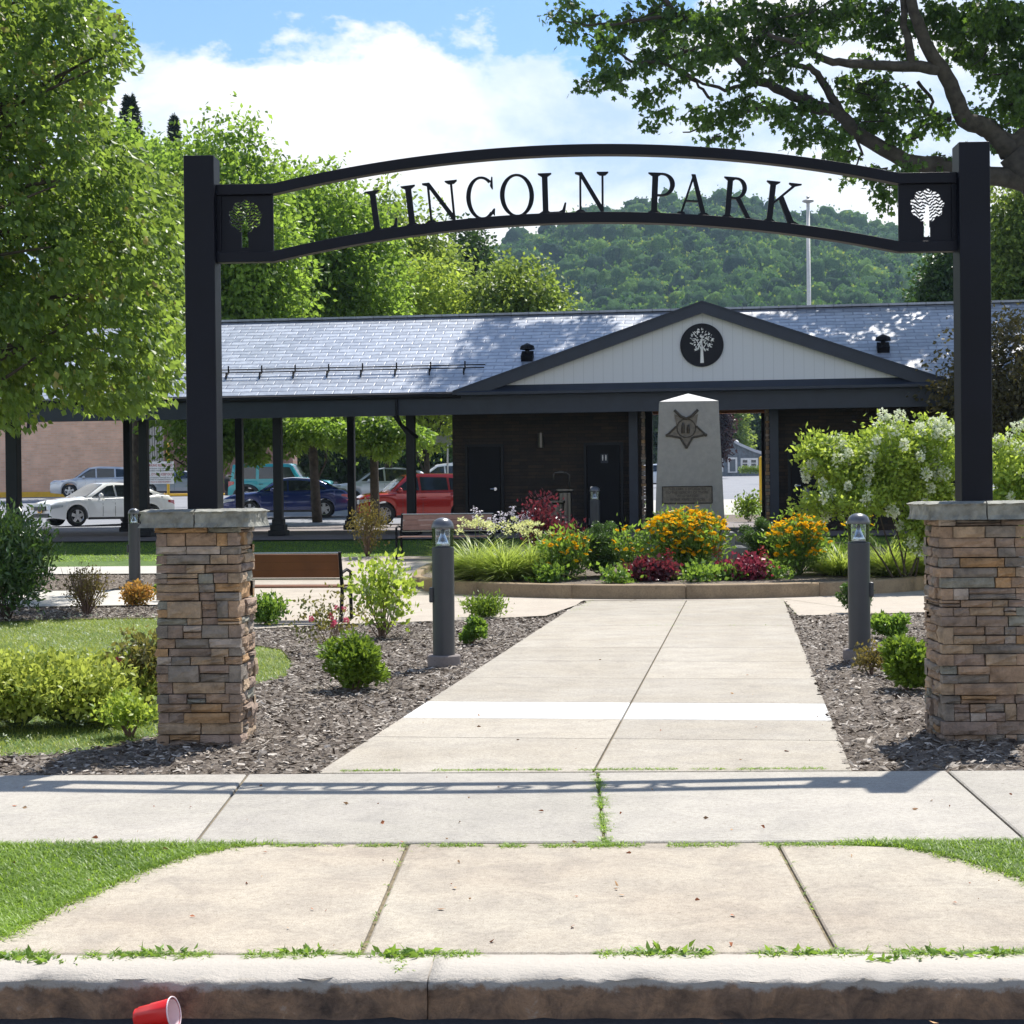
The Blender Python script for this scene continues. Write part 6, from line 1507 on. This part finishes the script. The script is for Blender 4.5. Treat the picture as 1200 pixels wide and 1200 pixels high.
for i,(px,py,Y,lab) in enumerate([(783,690,27.5,'red astilbe plume before the middle yellow flowers at left'),(838,680,27.9,'red astilbe plume beside the monument base'),(893,688,27.8,'red astilbe plume in front of the right round boxwood')]):
    b=bedpt(px,py,Y); rt,rng=grassclump('astilbe',lab,b,.22,.30,120,'lf_green',.06,seed=84+i); spikes(rt,rng,[np.array([0,0,.30]),np.array([.06,0,.24])],'pet_red',l=.22,s=.03)
for i,(px,py,Y,m_) in enumerate([(722,688,27.0,'lf_green'),(850,690,27.2,'lf_green'),(758,688,27.9,'lf_limeg'),(640,688,27.5,'lf_green'),(905,690,27.4,'lf_green'),(818,690,27.0,'lf_green')]):
    b=bedpt(px,py,Y); shrub('green_perennial',['low leafy green plant at the foot of the left round boxwood','low leafy green plant between coral bells and monument','lime green leaves behind the left coral bells','low leafy green plant below the straggling yellow flowers','low leafy green plant at the foot of the right yellow flowers','low leafy green plant at the foot of the middle yellow flowers'][i],b,(.28,.16),.20,260,.085,m_,12,.3,3,stem_mat='stem',seed=90+i,width=.75,z0=.1)
for i,(px,Y,lab) in enumerate([(745,29.5,'dark leafy plant in the gap between left round boxwood and monument'),(640,29.3,'dark leafy plant under the dark red shrub'),(960,29.6,'dark leafy plant under the hydrangea before the stone wall'),(918,29.8,'dark leafy plant between right round boxwood and yellow cabinet')]):
    b=bedpt(px,680,Y); shrub('green_perennial',lab,b,(.42,.35),.55,900,.09,'lf_green',20,.3,4,stem_mat='stem',seed=120+i,width=.5,z0=0)
b=bedpt(843,640,30.0); shrub('pink_perennial','little pinkish plant on the monument step at its right',b+np.array([0,0,.62]),(.12,.1),.2,140,.05,'lf_rose',6,.4,3,seed=99)
# large panicle hydrangeas behind the right bollard and pillar
def hydr(lab,px,Y,lobes,seed,nb,nl):
    p=at(px,640,Y); b=np.array([p[0],p[1],tz(p[0],p[1])+.05]); rng=np.random.default_rng(seed); random.seed(seed); rt=thing('hydrangea',lab,'shrub',tuple(b),0,'large panicle hydrangeas'); Cs=[];ds=[];parts=[]
    tot=sum(l[3]*(l[2]-l[1]) for l in lobes)
    for (lx,yt,yb,hp,dy) in lobes:
        c=at(lx,(yt+yb)/2,Y+dy)-b; R3=np.array([hp*Y/2000.,hp*Y/2000.*.75,(yb-yt)/2*Y/2000.]); w_=hp*(yb-yt)/tot; n=int(nl/10*w_)
        d=unit(rng.normal(size=(n,3))); q=1+.2*pnoise(d*2.4,1.9,seed+lx)[:,None]; Cs.append(c+d*(rng.random((n,1))**.4)*R3*q); ds.append(d)
        for i in range(max(1,int(nb*w_))):
            d=unit(rng.normal(size=(1,3)))[0]; d[1]=-abs(d[1])*.8; d[2]=d[2]*.8+.3; d/=np.linalg.norm(d); p=c+d*R3*(1+.2*pnoise(d[None]*2.4,1.9,seed+lx)[0])*1.06; q_=rng.uniform(.045,.095); m=75
            P,dd=cloud(m,p,(q_,q_,q_*1.3),.5,rng); parts.append(leaf_arrays(P,dd,.042,.95,rng=rng,tint=rng.uniform(.2,1,m)))
    C=np.concatenate(Cs); D=np.concatenate(ds); tbb=np.clip(.5+.35*pnoise(C,4.5,seed)+rng.normal(size=len(C))*.18,0,1)
    V,F,T=sprays(C,D,10,.088,.16,-.1,rng,.55,False,tbb); npmesh('foliage',V,F,M['lf_limeg'],rt,T); mb=MB()
    for i in range(7): limb(mb,(rng.normal()*.05,rng.normal()*.05,-.1),C[rng.integers(len(C))],.020,.005,.10,6)
    mb.build('stem',M['bark'],rt,True); V,F,T=cat(parts); npmesh('blossom',V,F,M['pet_white'],rt,T); return rt
hy=hydr('large spreading lime green hydrangea with white heads left of the right gate post',1060,27.8,[(960,512,545,27,.2),(985,520,580,36,0),(1015,505,590,42,.3),(1050,494,605,46,0),(1088,489,598,42,.2),(1000,570,606,42,-.3),(955,577,603,22,-.4),(1078,590,650,24,-.1),(1104,570,680,20,.2)],101,95,21000)
hydr('lime green hydrangea with white heads at the right edge beyond the gate post',1200,26.5,[(1180,520,625,34,0),(1215,498,640,46,.3),(1260,510,640,50,.3)],103,60,12000)
b=gp3(1082,708)+np.array([0,.9,0])
# small plants beyond the passage
p=gp3(878,612); shrub('spirea_shrub','yellowish green shrub seen through the passage beside the monument',p,(.5,.45),.85,700,.11,'lf_box',12,.35,4,seed=110)
p=at(882,553,158); hb_=thing('hedge','low clipped yellow green hedge before the cottage windows','hedge',(p[0],p[1],p[2]-.2)); rng=np.random.default_rng(4); cl=[(np.array([x,0,.42]),(.35,.3,.38)) for x in np.linspace(-1.0,1.4,8)]; V,F,T=clump_leaves(cl,2200,.12,0,rng=rng); npmesh('foliage',V,F,M['lf_box'],hb_,T)
# ================================================================== grass, weeds
def tufts(U,zoff,L,w_,name,label,cat_,mat,dens=1,spread=.5,uvframe=True):
    n=len(U); XY=uv_np(U) if uvframe else U; z=(tz_np(U[:,0],U[:,1]) if uvframe else 0)+zoff
    P=np.stack([XY[:,0],XY[:,1],z+np.zeros(n)],1); D=RNG.normal(size=(n,3))*np.array([spread,spread,.1])+np.array([0,0,1.0])
    # patches of taller and paler growth
    ph=np.sin(P[:,0]*3.1+1)*np.sin(P[:,1]*2.3)+.5*np.sin(P[:,0]*9+P[:,1]*7); t_=np.clip(.5+.22*ph+RNG.normal(size=n)*.2,0,1)
    V,F,T=blades(n,P,D,L,w_,.6,tint=t_,seg=2); return tag(npmesh(name,V,F,M[mat],None,T),label,cat_,kind='stuff')
def spoly(pts): return [to_suv(*g(*p)[:2]) for p in pts]
gl=[(suv(*q)) for q in [(lft[i][0],lft[i][1]) for i in range(len(lft))]]
# verge grass, left and right of the flared apron (street frame polygons)
pl_=[(-6,5.78)]+[(q[0],max(q[1],5.78)) for q in lft]+[(lft[-1][0]+.25,7.66),(-6,7.70)]
pr_=[(6,5.78),(6,7.70),(rgt[0][0]-.3,7.66)]+rgt
def svs(poly,n): 
    U=scatter(poly,n); return np.stack([U[:,0]*math.cos(TS)+U[:,1]*math.sin(TS),-U[:,0]*math.sin(TS)+U[:,1]*math.cos(TS)],1)
XYg=np.concatenate([svs(pl_,130000),svs(pr_,130000)]); XYg=XYg[(np.abs(XYg[:,0])<2.9)]
ev=np.array([suv(*q) for q in lft]+[suv(*q) for q in rgt]); 
Xe=[]
for L_ in (lft,rgt):
    for a,b in zip(L_,L_[1:]):
        A_=np.array(suv(*a)); B__=np.array(suv(*b)); m=int(np.linalg.norm(B__-A_)*1500); t_=RNG.random((m,1)); Xe.append(A_+(B__-A_)*t_+RNG.normal(size=(m,2))*np.array([.03,.022]))
XYg=np.concatenate([XYg]+Xe)
tufts(XYg,-.012,.065,.006,'verge_grass','bright green grass of the street verge beside the flared apron','grass','grass',uvframe=False)
la=pxpoly([(-120,886),(60,880),(140,870),(186,861),(190,722),(60,724),(-120,730)]); U1=scatter(la,70000)
la2=pxpoly([(300,800),(335,792),(343,775),(330,760),(300,756)]); U2=scatter(la2,4500)
tufts(np.concatenate([U1,U2]),-.03,.065,.006,'lawn_grass','lawn with clover left of the left stone pillar','grass','grassdry')
U=scatter([(-22,33.2),(14,33.2),(14,35.9),(-22,35.9)],60000); U=U[(np.abs(uv_np(U)[:,0])<11)]
tufts(U,-.03,.08,.010,'back_lawn_grass','narrow lawn between plaza and pavilion walk','grass','grass')
U=scatter([(-2.0,60.2),(6,60.2),(6,75.5),(1.6,75.5)],9000); tufts(U,-.03,.12,.02,'island_grass','small lawn seen through the passage','grass','grass')
# clover heads
U=U1[RNG.integers(0,len(U1),260)]; XY=uv_np(U); P=np.stack([XY[:,0],XY[:,1],np.full(len(U),.035)],1); parts=[]
for p in P: q,d=cloud(7,p,(.010,.010,.010),.5); parts.append(leaf_arrays(q,d,.014,.8))
V,F,T=cat(parts); tag(npmesh('clover_flowers',V,F,M['pet_white'],None,T),'white clover heads dotted over the left lawn','clover',kind='stuff')
# weeds in the joints: lines in pixel space turned into ground lines, with ragged density
def weedline(a,b,n,width,rag=1.0,seed=0,z=0.0):
    rng=np.random.default_rng(seed); A,B=g(*a)[:2],g(*b)[:2]; t_=rng.random(n*3); d=(np.sin(t_*23+seed)+np.sin(t_*61+seed*2)*.7+np.sin(t_*137)*.5); t_=t_[d>(-1.2+rag)][:n]
    dr=(B-A)/np.linalg.norm(B-A); nm=np.array([-dr[1],dr[0]]); return A+(B-A)*t_[:,None]+nm*(rng.normal(size=(len(t_),1))*width)
W_=[weedline((398,903.5),(1000,901),3800,.012,.4,1),weedline((275,991),(600,991),1400,.012,.9,2),weedline((585,991.5),(1070,989),2600,.018,.5,3),weedline((700,907),(711,990),1100,.016,.8,4),weedline((690,990),(735,990),500,.03,-1,5),weedline((-40,1120),(570,1119),3600,.022,.8,6),weedline((700,1118),(840,1118),800,.022,.4,7),weedline((880,1118),(1240,1117),1900,.026,.8,8),weedline((672,718),(694,703),260,.03,.2,9),weedline((745,733),(800,733),120,.02,.3,10),weedline((850,733),(918,733),110,.02,.3,11),weedline((915,703),(935,720),90,.02,.2,12),weedline((455,1119),(475,1140),200,.02,.2,13),weedline((480,729),(300,735),120,.03,1,14),weedline((800,704),(780,740),120,.02,.6,15),weedline((475,995),(425,1110),30,.008,1,16),weedline((915,995),(978,1110),30,.008,1,17)]
XY=np.concatenate(W_); n=len(XY); P=np.stack([XY[:,0],XY[:,1],np.full(n,-.005)],1); D=RNG.normal(size=(n,3))*np.array([.8,.8,.1])+np.array([0,0,.7]); V,F,T=blades(n,P,D,.042,.006,.7,seg=2)
tag(npmesh('joint_weeds',V,F,M['grass'],None,T),'weeds and grass growing in the joints of the paving and along the kerb','weeds',kind='stuff')
# broad-leaved weeds by the kerb
parts=[];rng=np.random.default_rng(3)
for px,py in ((60,1128),(150,1122),(350,1118),(190,1117),(455,1122),(480,1118),(770,1116),(800,1117),(1100,1117),(1130,1120),(1165,1118),(920,1117),(20,1124),(1060,1125)):
    p=g(px,py); q=p+rng.normal(size=(26,3))*np.array([.05,.02,.0])+np.array([0,0,.005]); parts.append(leaf_arrays(q,rng.normal(size=(26,3))*np.array([1,1,.2])+np.array([0,0,.4]),.03,.45,rng=rng,jit=.5))
V,F,T=cat(parts); tag(npmesh('kerb_weeds',V,F,M['lf_green'],None,T),'small broad leaved weeds leaning over the kerb','weeds',kind='stuff')
# dry leaf litter on paving and in the gutter
rng=np.random.default_rng(8); parts=[]
pp=[tuple(g(rng.uniform(0,1200),rng.uniform(908,1112))) for _ in range(70)]+[tuple(g(rng.uniform(400,980),rng.uniform(730,900))) for _ in range(40)]
gut=[(20,1196),(95,1197),(262,1194),(540,1198),(560,1197),(700,1196),(850,1193),(960,1198),(1100,1197),(540,1199)]
pp+= [(*at(px,1196,5.33)[:2],-.118) for px,py in gut]
Pn=np.array(pp)+np.array([0,0,.006]); d=rng.normal(size=Pn.shape)*np.array([1,1,.12]); 
V,F,T=leaf_arrays(Pn,d,.022,.6,rng=rng,jit=.6); tag(npmesh('leaf_litter',V,F,M['deadleaf'],None,T),'scattered dry leaf bits on the paving and in the gutter','leaves',kind='stuff')
# ================================================================== red cup in the gutter
p=at(182,1184,5.36); cup=thing('plastic_cup','crushed red plastic cup with white rim lying in the gutter','cup',(p[0],p[1],-.125+.052)); cup.scale=(1.13,1.13,1.13)
mb=MB(); V=[];F=[];n=32; prof=[(.029,0),(.031,.012),(.033,.014),(.036,.05),(.0375,.052),(.041,.095),(.043,.112)]
for r,z in prof:
    for j in range(n):
        a=2*PI*j/n; rr=r*(1+.035*math.sin(8*a)*(1 if .01<z<.1 else 0)); V.append((rr*math.cos(a),rr*math.sin(a)*.9,z-.056))
F=[(i*n+j,i*n+(j+1)%n,(i+1)*n+(j+1)%n,(i+1)*n+j) for i in range(len(prof)-1) for j in range(n)]+[tuple(range(n))]
o=mb.add(V,F).build('cup_wall',M['redcup'],cup,sm_angle=.9)
Rq=(Matrix.Rotation(math.radians(-14),4,'Z')@Matrix.Rotation(math.radians(78),4,'Y')); o.matrix_local=Rq
mb=MB(); V=[];F=[]
ip=[(.0285,-.052),(.0355,-.008),(.0425,.056)]
for r,z in ip:
    for j in range(n): V.append((r*.93*math.cos(2*PI*j/n),r*.93*math.sin(2*PI*j/n)*.9,z))
F=[(i*n+j,i*n+(j+1)%n,(i+1)*n+(j+1)%n,(i+1)*n+j) for i in range(2) for j in range(n)]+[tuple(range(n))]
o=mb.add(V,F).build('cup_lining',M['whitecup'],cup,True); o.matrix_local=Rq
mb=MB(); mb.tube([(.0445*math.cos(2*PI*j/n),.0445*math.sin(2*PI*j/n)*.9,.057) for j in range(n+1)],.0022,6,False); o=mb.build('rim',M['whitecup'],cup,True); o.matrix_local=Rq
# ================================================================== air
import os
hz=MB(); hz.box((110,470,80),(900,1000,220-.0)); 
hz=MB(); x0,x1,y0,y1,z0_,z1_=-860,860,-62,1180,-14,210
hz.add([(x0,y0,z0_),(x1,y0,z0_),(x1,y1,z0_),(x0,y1,z0_),(x0,y0,z1_),(x1,y0,z1_),(x1,y1,z1_),(x0,y1,z1_)],[(0,1,2,3),(4,5,6,7),(0,1,5,4),(1,2,6,5),(2,3,7,6),(3,0,4,7)])
hm_,t,b=newmat('haze'); t.n.remove(b); v=t.N('ShaderNodeVolumePrincipled'); v.inputs['Color'].default_value=(.55,.74,1,1); v.inputs['Density'].default_value=.00013; v.inputs['Anisotropy'].default_value=.2
t.L(v.outputs[0],t.n['Material Output'].inputs['Volume'])
if not os.environ.get('NOHAZE'):
    o=hz.build('haze',hm_); o['kind']='stuff'; o['label']='thin summer haze over the valley'
